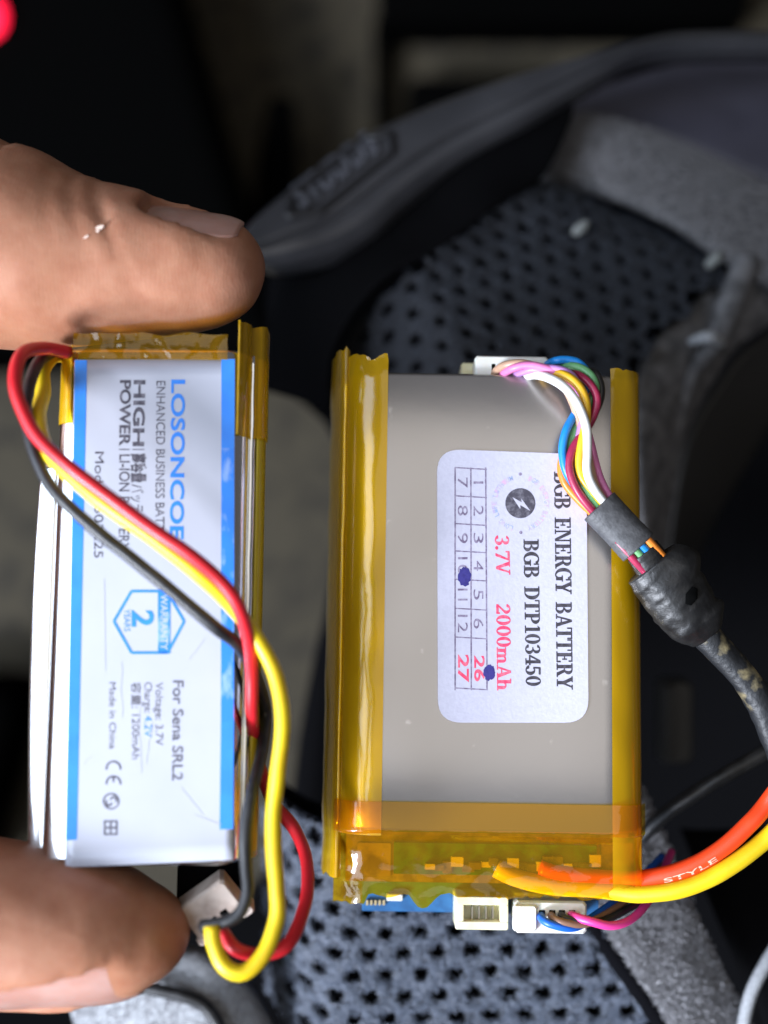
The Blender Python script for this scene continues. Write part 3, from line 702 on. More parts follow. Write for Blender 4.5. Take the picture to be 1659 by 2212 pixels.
cells = [1012, 1075, 1134, 1193, 1254, 1316, 1379, 1440, 1490]
vs = [1014, 1075, 1135, 1194, 1255, 1318, 1380, 1490]
lines = []
for v in vs: lines.append(line_px(fr, HS, (982, v-4), (1052, v), 2.6))
for u, d in ((983, 0), (1017, 1), (1049, 3)): lines.append((lambda a: (a[0]+np.array([0, 0, .002]), a[1]))(line_px(fr, HS, (u, 1010), (u+d, 1491), 3.0)))
st(join(lines), M['grid_ink'], 'printed_grid')
for row, b0, t0 in (((1, 2, 3, 4, 5, 6), 1023, 1044), ((7, 8, 9, 10, 11, 12), 989, 1010)):
    for k, n in enumerate(row):
        m_ = (vs[k]+vs[k+1])/2-2; hw = 11 if n < 10 else 19
        if n == 1: hw = 2.5
        if n == 11: hw = 13
        st(lay_text(sans(str(n)), fr, HS+.001, b0, t0, m_-hw, m_+hw), M['grid_ink'])
st(lay_text(sans('26', .02), fr, HS+.001, 1025, 1046, 1416, 1472), M['red_ink']); st(lay_text(sans('27', .02), fr, HS+.001, 990, 1012, 1414, 1474), M['red_ink'])
st(disc_px(fr, HS+.006, (1003, 1246), 15, wob=.35, sx=.95, sy=1.35), M['pen'], 'pen_mark'); st(disc_px(fr, HS+.006, (1057, 1453), 13.5, wob=.3, sx=.95, sy=1.25, seed=5), M['pen'], 'pen_mark')
# round emblem: bolt in a disc inside a ring of small type
cc = (1124, 1087)
st(disc_px(fr, HS, cc, 32.5), M['ink_soft'], 'emblem_disc')
bolt = [(1105, 1079), (1122, 1087), (1118, 1073), (1130, 1079), (1127, 1089), (1146, 1102), (1129, 1098), (1131, 1111), (1118, 1099), (1121, 1093)]
st((lambda a: (a[0]+np.array([0, 0, .006]), a[1]))(poly_px(fr, HS, [(1107, 1074), (1127, 1085), (1126, 1069+8), (1146, 1104), (1124, 1091), (1124, 1100)])), M['paper'], 'emblem_bolt')
def round_text(s, a0, a1, r0, r1):
    parts_ = []; n = len(s)
    for i, ch in enumerate(s):
        if ch == ' ': continue
        V, F = sans(ch, .01); V = V.copy(); wd = V[:, 0].max(); a = math.radians(a0+(a1-a0)*(i+.5)/n); da = math.radians((a1-a0)/n)
        o_ = []
        for x, y, _ in V:
            th = a+da*.82*(x/wd-.5); r = r0+(r1-r0)*y; o_.append(fr.px(cc[0]+r*math.cos(th), cc[1]+r*math.sin(th), HS))
        parts_.append((np.array(o_), F))
    V, F = join(parts_); return V, up_faces(V, F)
st(round_text('BGB ENERGY BATTERY', -72, 74, 52, 62), M['pale_ink']); st(round_text('LONG LIFE LITHIUM', 106, 254, 52, 62), M['pale_ink'])
st(join([disc_px(fr, HS, (1124, 1024), 3.6, 14), disc_px(fr, HS, (1125, 1150), 3.6, 14)]), M['grid_ink'], 'emblem_dot')
# power leads
def lead(name, uvz, r, m, parent, label=None, n=70, seg=12, fl_=1.0, f=None):
    f = fr if parent is not lef_ else None
    sd = len(uvz)+r
    V, F = tube([P(q[0], q[1], q[2]+1.6) if f is None else f.w(f.px(*q))[0] for q in uvz], r, seg, n, fl_)
    for i in range(len(V)): V[i, :2] += .07*np.array([nz(V[i, 0]*.35, V[i, 1]*.35, sd), nz(V[i, 0]*.35, V[i, 1]*.35, sd+5)])
    return obj(name, V, F, m, parent, label=label)
orange_path = [(1165, 1874, -4.6), (1200, 1885, -4.4), (1260, 1894, -4.4), (1330, 1899, -4.2), (1390, 1899, -3.4), (1480, 1878, -2.2), (1560, 1832, -1.4), (1620, 1778, -1), (1665, 1726, -1), (1730, 1640, 1)]
yellow_path = [(1072, 1876, -4.6), (1108, 1894, -4.3), (1180, 1912, -4.3), (1280, 1920, -4.2), (1330, 1926, -3.8), (1390, 1931, -3.0), (1470, 1921, -2), (1550, 1888, -1.4), (1610, 1848, -1.2), (1670, 1799, -1.2), (1740, 1730, .4)]
lef_ = 'left'
ow = lead('wire', orange_path, .90, M['wire_orange'], bat, 'orange wire'); lead('wire', yellow_path, .92, M['wire_yellow'], bat, 'yellow wire')
sp = smooth_path([fr.w(fr.px(*q))[0] for q in orange_path], 200); TMs = sans('STYLE', .01); Lx = TMs[0][:, 0].max()
k0 = int(np.argmin(np.linalg.norm(sp[:, :2]-P(1428, 1893, 0)[:2], axis=1))); k1 = int(np.argmin(np.linalg.norm(sp[:, :2]-P(1540, 1845, 0)[:2], axis=1))); W3 = []
for x, y, _ in TMs[0]:
    q = k0+(k1-k0)*x/Lx; a = int(q); c = sp[a]+(sp[a+1]-sp[a])*(q-a); d = sp[a+1]-sp[a]; d /= np.linalg.norm(d); nrm = np.array([-d[1], d[0], 0]); o_ = -.50+.50*y
    W3.append(c+nrm*o_+np.array([0, 0, math.sqrt(max(.90**2-o_**2, .01))+.03]))
W3 = np.array(W3); obj('lettering', W3, up_faces(W3, TMs[1]), mat('faded_print', (.80, .40, .30), .6), ow, smooth=False)

# ================================================================== BLUE BOARD with sockets, behind the amber battery
fc = fr
brd = thing('circuit_board', Frame(1041, 1700, -10, rx=-6.5), 'blue circuit board with white sockets peeking out behind the amber battery', 'circuit board')
def lb(u0, u1, v0, v1, h0, h1, b=.15, f=fr):
    p0, p1 = f.px(u0, v1, h1), f.px(u1, v0, h1); V, F = box(p0[0], p1[0], p0[1], p1[1], h0, h1, b); return f.w(V), F
obj('board', *lb(782, 1290, 830, 1968, -12.6, -11.2, .1), M['board_blue'], brd, smooth=False)
obj('component', *lb(835, 870, 1932, 1946, -11.2, -10.4, .1), M['nylon'], brd, smooth=False)
for i in range(5): obj('component', *lb(790+i*9, 796+i*9, 1944, 1956, -11.2, -10.8, .05), M['solder'], brd, smooth=False)
def open_box(u0, u1, v0, v1, h0, h1, t, f=fr):
    p0, p1 = f.px(u0, v1, h1), f.px(u1, v0, h1); x0, y0, x1, y1 = p0[0], p0[1], p1[0], p1[1]
    parts_ = [box(x0, x1, y0, y0+t, h0, h1, .12), box(x0, x1, y1-t, y1, h0, h1+.02, .12), box(x0, x0+t, y0+t*.9, y1-t*.9, h0, h1-.03, .1), box(x1-t, x1, y0+t*.9, y1-t*.9, h0, h1-.03, .1), box(x0+t*.8, x1-t*.8, y0+t*.8, y1-t*.8, h0, h1-1.5, .05)]
    V, F = join(parts_); return f.w(V), F
sk = obj('socket', *open_box(984, 1098, 1938, 2008, -11.2, -6.5, .85), M['cream'], brd, smooth=False, label='empty cream socket')
for i in range(4): obj('pin', *lb(1018+i*15, 1022+i*15, 1958, 1986, -10.7, -7.3, .05), M['pin'], sk, smooth=False)
obj('socket', *open_box(1110, 1262, 1930, 1990, -11.2, -8.2, .8), M['cream'], brd, smooth=False)
obj('socket', *lb(996, 1200, 786, 830, -11.2, -5.2, .2), M['cream'], brd, smooth=False)

# plug with four wires in the lower socket
pw = thing('wire_plug', Frame(1190, 1985, -8), 'white plug with blue, brown, black and pink wires below the amber battery', 'plug')
ph = obj('plug_housing', *lb(1112, 1268, 1948, 2016, -8.6, -5.6, .3), M['nylon'], pw, smooth=False)
obj('plug_rib', *lb(1108, 1160, 1956, 2012, -5.7, -5.1, .2), M['nylon'], ph, smooth=False)
for u in (1171, 1193, 1214, 1236): obj('wire_hole', *lb(u-7, u+7, 1966, 1984, -5.75, -5.56, .05), M['hole'], ph, smooth=False)
cb = mat('cobalt_insulation', (.012, .13, .62), .35); br = mat('brown_insulation', (.23, .12, .075), .4); pk = mat('pink_insulation', (.72, .045, .26), .35)
lead('wire', [(1169, 1976, -5.8), (1171, 1986, -4.6), (1195, 1998, -4), (1240, 2003, -4.4), (1290, 1975, -7), (1330, 1945, -9), (1380, 1900, -12), (1430, 1850, -16)], .42, cb, pw, 'blue wire', 50, 10)
lead('wire', [(1191, 1976, -5.8), (1195, 1984, -4.6), (1222, 1993, -4), (1270, 1994, -4.6), (1330, 1962, -7.2), (1380, 1920, -10), (1430, 1870, -15)], .40, br, pw, 'brown wire', 50, 10)
lead('wire', [(1212, 1975, -5.8), (1218, 1982, -4.7), (1250, 1990, -4.2), (1300, 1990, -5), (1350, 1966, -7), (1400, 1935, -10), (1460, 1870, -15)], .40, M['wire_black'], pw, 'black wire', 50, 10)
lead('wire', [(1234, 1975, -5.8), (1240, 1979, -4.6), (1275, 1990, -3.6), (1320, 2000, -3.6), (1360, 1988, -4.6), (1392, 1958, -6.5), (1420, 1910, -10), (1450, 1840, -16)], .44, pk, pw, 'pink wire', 50, 10)
V, F = tube([P(1385, 1810, -18), P(1430, 1765, -16), P(1500, 1715, -14), P(1570, 1672, -13), P(1665, 1618, -13), P(1760, 1570, -13)], .85, 12, 50)
o = obj('thin_cable', V, F, M['wire_black'], frame=Frame(1500, 1715, -14)); props(o, 'thin dark grey cable running to the right edge above the orange wire', 'cable')

# ================================================================== TEN WIRE HARNESS
hr = thing('wire_harness', Frame(1230, 950, 3), 'bundle of ten thin coloured wires leaving a white plug into a black sheathed cable', 'cable')
hp = obj('plug_housing', *lb(1026, 1185, 770, 812, -5.6, -1.2, .25), M['nylon'], hr, smooth=False)
for i in range(7): obj('wire_hole', *lb(1062+i*15, 1070+i*15, 786, 800, -1.25, -1.16, .04), M['hole'], hp, smooth=False)
def Z(x, y): return 921.7+x*.31053, 732+y*.31053
def W(pts, z): return [(*Z(x, y), zz) for (x, y), zz in zip(pts, np.interp(np.linspace(0, 1, len(pts)), np.linspace(0, 1, len(z)), z))]
WC = dict(white=(.82, .81, .78), yellow=(.82, .46, .02), tan=(.55, .33, .22), pink=(.78, .22, .48), lilac=(.52, .25, .58), blue=(.01, .24, .68), green=(.16, .42, .17), maroon=(.36, .02, .07), orange=(.80, .24, .03), black=(.02, .02, .022))
paths = dict(
 tan=([(465, 250), (500, 210), (560, 180), (660, 168), (760, 190), (860, 240), (950, 320), (1010, 430), (1050, 540), (1075, 640), (1110, 780), (1150, 920), (1190, 1030), (1250, 1120), (1310, 1190)], [-1.6, .2, 1.2, 1.6, 1.6, 1.4, 1.4, 1.0, 1.0]),
 pink=([(520, 262), (545, 235), (600, 205), (690, 185), (790, 195), (900, 235), (1000, 330), (1060, 450), (1100, 580), (1140, 720), (1165, 830), (1205, 970), (1262, 1085), (1320, 1160)], [-1.6, .6, 1.5, 1.8, 1.3, 1.1, 1.1, 1.2, 1.1]),
 lilac=([(590, 265), (640, 238), (720, 212), (830, 205), (930, 215), (1010, 260), (1060, 350), (1085, 470), (1078, 590), (1058, 700), (1048, 800), (1060, 900), (1110, 1010), (1190, 1110), (1260, 1190)], [-1.6, .8, 1.9, 2.0, 1.6, 1.6, 1.5, 1.2, 1.0]),
 blue=([(800, 240), (845, 180), (900, 152), (970, 145), (1050, 165), (1110, 230), (1130, 300), (1110, 370), (1070, 460), (1020, 540), (970, 630), (945, 740), (950, 850), (985, 950), (1060, 1060), (1150, 1150), (1240, 1230)], [-2.6, .4, .8, 1.2, .8, 1.9, 1.9, 1.4, 1.0]),
 green=([(870, 240), (930, 195), (1010, 190), (1090, 212), (1150, 265), (1175, 350), (1140, 440), (1080, 540), (1030, 640), (995, 740), (1000, 850), (1045, 950), (1100, 1050), (1180, 1165), (1240, 1230)], [-2.4, .8, 1.5, 1.4, 1.0, 1.2, 1.2, 1.8, 1.2]),
 maroon=([(920, 260), (1000, 232), (1080, 262), (1145, 325), (1182, 400), (1180, 480), (1140, 580), (1070, 680), (1015, 770), (992, 860), (1005, 960), (1055, 1070), (1160, 1200), (1220, 1270)], [-2.0, 1.5, 2.1, 1.9, 1.5, 2.1, 2.2, 2.1, 1.2]),
 orange=([(880, 262), (1000, 255), (1090, 300), (1132, 380), (1115, 470), (1050, 560), (995, 645), (965, 745), (940, 840), (938, 920), (962, 1000), (1010, 1070), (1100, 1160), (1200, 1250)], [-2.2, .6, 1.0, .8, .8, 1.0, 1.2, 1.0, .9]),
 black=([(960, 262), (1080, 235), (1160, 230), (1200, 290), (1214, 370), (1195, 460), (1140, 560), (1075, 650), (1040, 750), (1018, 850), (1030, 960), (1080, 1060), (1140, 1150), (1220, 1250)], [-2.0, .4, .6, .6, .7, .8, .8, .9, .9]),
 yellow=([(760, 262), (830, 240), (930, 245), (1025, 295), (1088, 380), (1112, 480), (1104, 610), (1075, 750), (1060, 860), (1080, 960), (1150, 1060), (1225, 1145), (1290, 1210)], [-1.4, 1.8, 2.6, 2.6, 2.2, 2.2, 2.0, 1.8, 1.3]),
 white=([(660, 268), (760, 250), (860, 275), (960, 335), (1040, 430), (1090, 540), (1118, 660), (1120, 790), (1116, 890), (1132, 975), (1175, 1060), (1245, 1145), (1300, 1200)], [-1.2, 2.0, 3.0, 3.1, 2.9, 2.9, 2.6, 2.2, 1.5]))
for nme, (pp, z) in paths.items():
    m = mat(nme+'_thin_insulation', WC[nme], .36, c2=tuple(c*.85 for c in WC[nme]), scale=.8)
    lead('wire', W(pp, z), .47 if nme in ('white', 'yellow') else .43, m, hr, nme+' wire', 90, 10)
# sleeve
c0, c1 = P(*Z(1200, 1162), 1.9), P(*Z(1472, 1450), 2.2)
V, F = tube([c0, c0*.7+c1*.3, c0*.3+c1*.7, c1], [2.02, 1.98, 1.98, 2.05], 28, 40, .62, (0, 0, 1), .02); obj('shrink_sleeve', V, F, M['sleeve'], hr)
for i, (nm, a) in enumerate((('maroon', -1.2), ('green', -.45), ('blue', .3), ('orange', 1.1))):
    d = (c1-c0)/np.linalg.norm(c1-c0); n_ = np.array([-d[1], d[0], 0]); m = bpy.data.materials[nm+'_thin_insulation']
    V, F = tube([c1-d*2+n_*a+np.array([0, 0, .5]), c1+n_*a+np.array([0, 0, .55]), c1+d*2.6+n_*a+np.array([0, 0, .1])], .42, 10, 16); obj('wire', V, F, m, hr, label=nm+' wire end')
# worn boot and cable
def Y(x, y): return 1192.8+x*.3678, 704.9+y*.3678
axis = [(*Y(530, 1320), 2.0), (*Y(590, 1400), 1.8), (*Y(640, 1460), 1.5)]
V, F = tube([P(*q) for q in axis], [1.75, 1.85, 2.1], 24, 24, .75, (0, 0, 1), .05); obj('boot_collar', V, F, M['boot'], hr)
bx = [(*Y(590, 1390), 1.6), (*Y(640, 1450), 1.6), (*Y(720, 1560), 1.4), (*Y(790, 1660), 1.2), (*Y(850, 1745), 1.0), (*Y(905, 1815), .8)]
V, F = tube([P(*q) for q in bx], [3.05, 3.2, 3.25, 3.2, 2.9, 1.8], 40, 60, .74, (0, 0, 1))
c = smooth_path([P(*q) for q in bx], 60)
for i in range(len(V)):
    ring = i//40 if i//40 < 60 else 59; n0 = V[i]-c[ring]; k = .06*nz(V[i][0]*.35, V[i][1]*.35, V[i][2]*.35)+.05*nz(V[i][0]*1.2, V[i][1]*1.2, V[i][2]*1.2)
    right = max(0, n0[0]*.75+n0[1]*.65)/3.3; bumpy = .30*right*max(0, math.sin(ring/60*9))
    V[i] = c[ring]+n0*(1+k+bumpy)
boot = obj('rubber_boot', V, F, M['boot'], hr)
bV = np.array(V)
def on_boot(u, v, h):
    z = 3.5
    for _ in range(4):
        p = P(u, v, z); k = np.where((bV[:, 0]-p[0])**2+(bV[:, 1]-p[1])**2 < .5)[0]; z = bV[k, 2].max()
    return P(u, v, z+h)
hs = [Y(800, 1635), Y(838, 1535)]; V, F = tube([on_boot(*hs[0], .05), on_boot(*((np.array(hs[0])+np.array(hs[1]))/2), .1), on_boot(*hs[1], .05)], [.30, .62, .30], 14, 16, .35, (0, 0, 1)); obj('slot', V, F, M['hole'], boot)
cp = [(*Y(860, 1760), .8), (*Y(960, 1880), .8), (*Y(1080, 2010), .8), (*Y(1190, 2150), .8), (1659, 1555, .6), (1700, 1660, .2)]
V, F = tube([P(*q) for q in cp], [1.55, 1.45, 1.42, 1.45, 1.5, 1.5], 24, 80, .9, (0, 0, 1))
for i in range(len(V)): V[i] += .10*nz(V[i][0]*.8, V[i][1]*.8, V[i][2]*.8)
obj('cable', V, F, M['cable'], hr)

# ================================================================== BLUE STRIPED BATTERY (left), held by the fingers
fL = Frame(330, 1320, 10.5, rx=-7, ry=0, rz=-.55)
lef = thing('lithium_battery', fL, 'silver battery with blue striped white label pinched between the fingers', 'battery', 'lithium batteries')
lxl, lxr = fL.px(106, 1450, -2)[0], fL.px(527, 1450, -2)[0]; lyt, lyb = fL.px(330, 745, 0)[1], fL.px(330, 1876, 0)[1]; LT = 6.4
V, F = rounded_box(((lxl+lxr)/2, (lyt+lyb)/2, -LT/2), ((lxr-lxl)/2, (lyt-lyb)/2, LT/2), (2.6, .8, 2.4), 8)
obj('pouch', V, F, M['bright_foil'], lef, world=False)
def bow(y): return .55*math.sin(math.pi*np.clip((y-lyb)/(lyt-lyb)*1.15-.05, 0, 1))
G = []
y0, y1 = lyb+.4, fL.px(100, 1000, -3)[1]
for y in np.linspace(y0, y1, 60):
    b_ = bow(y); G.append([(lxl+.25, y, -2.3), (lxl-.35-b_*.5, y, -2.5), (lxl-.9-b_*.8, y, -2.9), (lxl-1.5-b_, y, -3.0), (lxl-1.75-b_, y, -3.5), (lxl-1.5-b_, y, -4.6)])
G = np.array(G); V, F = slab(G, .12); obj('seal_flap', V, fix_up(V, F), M['bright_foil'], lef, world=False)
G = []
for y in np.linspace(lyb+.4, lyt-.4, 60):
    w_ = .08*nz(y*.3, 4); G.append([(lxr-.2, y, -2.5), (lxr+.25+w_, y, -2.3), (lxr+.5+w_, y, -2.6), (lxr+.7, y, -3.6), (lxr+.6, y, -5)])
G = np.array(G); V, F = slab(G, .12); obj('seal_flap', V, fix_up(V, F), M['bright_foil'], lef, world=False)
G = []
for y in np.linspace(lyb+.6, lyt-.6, 60):
    w_ = .06*nz(y*.3, 9); G.append([(lxr+.62, y, -2.75), (lxr+.95+w_, y, -3.0), (lxr+1.25+w_, y, -3.6), (lxr+1.3, y, -5.2)])
G = np.array(G); V, F = slab(G, .08); obj('tape_strip', V, fix_up(V, F), mat('yellow_film', (.62, .46, .012), .3), lef, world=False, label='yellow film along the right edge')
# label
TLl = [(161, 777), (508, 775), (504, 1857), (350, 1872), (141, 1872)]
def lab_out(pts_): return [fL.px(u, v, .1)[:2] for u, v in pts_]
nlab = 30; G = []
for j in range(nlab):
    t = j/(nlab-1); lft = np.array([161, 777])*(1-t)+np.array([141, 1874])*t; rgt = np.array([508, 775])*(1-t)+np.array([503, 1858])*t
    row = []
    for i in range(20):
        s = i/19; q = lft*(1-s)+rgt*s; h = .10+(.55*max(0, t-.955)/.045*(.4+.6*s) if t > .955 else 0); row.append(fL.px(*q, h))
    G.append(row)
G = np.array(G); V, F = slab(G, .07); label = obj('label', V, fix_up(V, F), M['film'], lef, world=False)
HL = .125
def lt(tm, m, name='lettering', **k): return obj(name, tm[0], tm[1], m, label, world=False, smooth=False, **k)
def strip(u0a, u1a, va, u0b, u1b, vb, m, h=HL, lab=None):
    n = 24; rows = []
    for j in range(n):
        t = j/(n-1); v = va+(vb-va)*t
        for u in (u0a+(u0b-u0a)*t, u1a+(u1b-u1a)*t): rows.append(fL.px(u, v, h))
    V = np.array(rows); F = [(2*i, 2*i+1, 2*i+3, 2*i+2) for i in range(n-1)]
    return lt((V, up_faces(V, F)), m, 'printed_stripe', label=lab)
strip(162, 188, 778, 142, 166, 1828, M['blue']); strip(478, 507, 776, 478, 506, 968, M['blue'])
strip(478, 506, 968, 477, 505, 1560, M['blue_worn'], lab='scuffed part of the right blue stripe'); strip(477, 505, 1560, 474, 503, 1826, M['blue'])
lt(lay_text(sans('LOSONCOER', .025), fL, HL, 371, 399, 820, 1208, 367), M['blue'])
lt(lay_text(sans('ENHANCED BUSINESS BATTERY'), fL, HL, 338, 357, 823, 1192, 335), M['ink_soft'])
lt(lay_text(sans('HIGH', .03), fL, HL, 290, 313, 821, 964, 287), M['ink_soft']); lt(lay_text(sans('POWER', .03), fL, HL, 260, 282, 821, 964, 258), M['ink_soft'])
lt(join([line_px(fL, HL, (257, 971), (280, 971), 2), line_px(fL, HL, (286, 971), (312, 971), 2)]), M['ink_soft'], 'printed_rule')
lt(lay_text(sans('高容量', .03), fL, HL, 286, 310, 980, 1042), M['ink_soft']); lt(lay_text(sans('バッテリー'), fL, HL, 284, 306, 1046, 1150), M['ink_soft'])
lt(lay_text(sans('LI-ION BATTERY', .01), fL, HL, 258, 280, 982, 1190, 256), M['ink_soft'])
lt(lay_text(sans('Model: 603225'), fL, HL, 205, 224, 976, 1205, 203), M['ink_soft'])
lt(lay_text(sans('For Sena SRL2', .015), fL, HL, 374, 396, 1470, 1686, 372), M['ink_soft'])
lt(lay_text(sans('Voltage: 3.7V'), fL, HL, 336, 352, 1474, 1610), M['ink_soft'])
lt(lay_text(sans('Charge:'), fL, HL, 312, 328, 1474, 1540), M['ink_soft']); lt(lay_text(sans('4.2V'), fL, HL, 312, 328, 1546, 1592), M['blue'])
lt(lay_text(sans('容量: 1200mAh'), fL, HL, 285, 301, 1474, 1640), M['ink_soft'])
lt(lay_text(sans('Made in China'), fL, HL, 236, 250, 1474, 1618), M['ink_soft'])
def arc_px(c, r, wd, a0, a1, n=16):
    v = []
    for a in np.radians(np.linspace(a0, a1, n)): v += [fL.px(c[0]+(r+wd/2)*math.cos(a), c[1]+(r+wd/2)*math.sin(a), HL), fL.px(c[0]+(r-wd/2)*math.cos(a), c[1]+(r-wd/2)*math.sin(a), HL)]
    V = np.array(v); return V, up_faces(V, [(2*i, 2*i+2, 2*i+3, 2*i+1) for i in range(n-1)])
lt(join([arc_px((245, 1660), 15, 4, 170, 370), arc_px((245, 1692), 15, 4, 170, 370), line_px(fL, HL+.002, (245, 1678), (245, 1690), 4)]), M['ink_soft'], 'printed_mark')
lt(join([ring_px(fL, HL, (240, 1731), 18, 14.5), arc_px((235, 1734), 6, 4, 0, 230, 10), arc_px((245, 1728), 6, 4, 180, 410, 10)]), M['ink_soft'], 'printed_mark')
lt(join([line_px(fL, HL, (226+k*13, 1772), (226+k*13, 1804), 4) for k in range(3)]+[line_px(fL, HL+.002, (226, v), (252, v), 4) for v in (1774, 1788, 1802)]), M['ink_soft'], 'printed_mark')
hx = [(246, 1342), (284, 1277), (360, 1277), (398, 1342), (362, 1410), (284, 1410)]
segs = [line_px(fL, HL+.001*i, a, b, 6) for i, (a, b) in enumerate(zip(hx, hx[1:]+hx[:1]))]
lt(join(segs), M['blue'], 'warranty_hexagon')
lt(poly_px(fL, HL+.004, [(341, 1275), (368, 1276), (368, 1412), (341, 1411)]), M['blue_worn'], 'warranty_band')
lt(lay_text(sans('WARRANTY', .01), fL, HL+.008, 347, 362, 1284, 1404), M['film'])
lt(lay_text(sans('2', .03), fL, HL, 286, 330, 1318, 1354), M['blue']); lt(lay_text(sans('YEARS'), fL, HL, 284, 300, 1364, 1400), M['blue']) if False else lt(lay_text(sans('YEARS'), fL, HL, 268, 281, 1316, 1364), M['blue'])
scf = []
for k, (u, v, du, dv) in enumerate(((300, 1490, 6, 180), (262, 1430, 2, 120), (420, 1760, 60, 22), (330, 1560, -14, 90), (180, 1650, 20, -18), (440, 1380, -30, 46), (392, 1700, 46, 60), (225, 1250, 3, 200))):
    p0 = np.array([u, v], float); pts_ = [p0+np.array([du, dv])*t+np.array([5*nz(t*3, k), 5*nz(t*3, k+9)]) for t in np.linspace(0, 1, 7)]
    scf += [line_px(fL, HL+.004+.0006*i, a, b, .9+.7*abs(nz(i, k))) for i, (a, b) in enumerate(zip(pts_, pts_[1:]))]
lt(join(scf), mat('scuff', (.36, .355, .38), .6), 'scuff')
# tapes on the top end
def ltape(prof, y0, y1, m, seed, cr=.0, lab=None):
    G = np.zeros((50, len(prof), 3))
    for i, t in enumerate(np.linspace(0, 1, 50)):
        for j, (x, z) in enumerate(prof):
            s = j/(len(prof)-1); a = y0+.1*nz(s*4, seed); b = y1+.3*nz(s*6, seed+1); y = a+(b-a)*t
            G[i, j] = (x+cr*.3*nz(y, s*5, seed), y, z+cr*nz(x*.8, y*.8, seed+2))
    V = G.reshape(-1, 3); F = grid_faces(*G.shape[:2]); return obj('tape_strip', V, fix_up(V, F), m, lef, world=False, label=lab)
q = .08
xa, xb = fL.px(512, 850, 0)[0], fL.px(154, 850, 0)[0]
ltape([(x, q) for x in np.linspace(xa, max(xa+.2, lxr-2.5), 4)]+[p for p in arc_pts(lxr-2.6, -2.4, 2.6+q, 2.4+q, 85, 0, 12) if p[0] > xa+.2]+[(lxr+.9, -2.4), (lxr+1.35, -3), (lxr+1.5, -5)], fL.px(520, 938, 0)[1], fL.px(540, 692, 0)[1], M['tape'], 3, .10)
ltape([(x, q) for x in np.linspace(xb, min(xb-.2, lxl+2.5), 4)]+[p for p in arc_pts(lxl+2.6, -2.4, 2.6+q, 2.4+q, 95, 180, 12) if p[0] < xb-.2]+[(lxl-.2, -4.5)], fL.px(130, 912, 0)[1], fL.px(150, 745, 0)[1], M['tape'], 5, .06)
ltape([(x, .30) for x in np.linspace(lxl+1.6, lxr-2.0, 46)], fL.px(330, 777, 0)[1], fL.px(330, 728, -1)[1], M['tape2'], 7, .20)
obj('black_foam', *(lambda p0, p1: box(p0[0], p1[0], p0[1], p1[1], -8.6, -6.9, .3))(fL.px(380, 1962, -7), fL.px(524, 1862, -7)), M['void'], lef, world=False, smooth=False)
# leads of this battery
red = [(150, 762, 6), (95, 752, 8), (48, 764, 11), (32, 815, 13), (42, 870, 14), (82, 945, 15), (150, 1010, 15.5), (230, 1070, 15.5), (310, 1130, 15.5), (400, 1192, 15.5), (465, 1245, 15), (512, 1305, 14.5), (536, 1380, 13), (545, 1450, 11), (544, 1540, 9), (552, 1620, 5), (585, 1725, 3), (635, 1790, 4), (663, 1860, 6), (660, 1950, 9), (625, 2035, 12), (570, 2062, 13), (510, 2050, 14), (478, 2010, 13)]
yel = [(160, 770, 2), (118, 768, 4), (92, 800, 6), (92, 850, 8), (82, 905, 11), (110, 985, 13.5), (190, 1060, 14.5), (260, 1112, 14.8), (340, 1168, 14.8), (430, 1240, 14.5), (500, 1308, 13.5), (556, 1380, 12.5), (596, 1460, 12.5), (611, 1560, 13), (601, 1660, 13), (590, 1760, 13), (592, 1850, 13.5), (598, 1920, 14), (598, 1985, 14.5), (572, 2058, 15.5), (528, 2100, 16), (486, 2088, 16), (462, 2040, 15.5), (456, 2000, 15)]
blk = [(170, 775, 2), (120, 762, 4), (82, 785, 8), (58, 860, 11), (66, 950, 13), (110, 1050, 14), (190, 1130, 14.3), (290, 1210, 14.3), (390, 1292, 14.2), (465, 1355, 13.8), (515, 1395, 12), (552, 1460, 8), (572, 1540, 5), (566, 1620, 8), (548, 1700, 12), (530, 1790, 13.5), (532, 1870, 14), (535, 1925, 14.5), (515, 1975, 14.8), (470, 1996, 14.5), (438, 2000, 13.5)]
lef_ = lef
lead('wire', red, .62, M['wire_red'], lef, 'red wire', 170, 12); lead('wire', yel, .72, M['wire_yellow'], lef, 'yellow wire', 170, 12); lead('wire', blk, .58, M['wire_black'], lef, 'black wire', 170, 12)
fp = Frame(462, 1968, 10, rx=12, rz=35)
V, F = join([box(-2.6, 2.6, -1.9, 2.3, -2.2, .6, .3), box(-3.0, -1.6, -2.2, -1.2, -2, .3, .2), box(1.7, 3.1, -2.3, -1.3, -2, .3, .2)])
pl = obj('plug_housing', fp.w(V), F, mat('dirty_nylon', (.42, .33, .28), .5, 0, (.55, .46, .40), .6), lef, smooth=False)
for x in (-1.5, -.35, .8): V, F = box(x-.35, x+.35, -1.5, -.2, .55, .68, .04); obj('wire_hole', fp.w(V), F, M['hole'], pl, smooth=False)

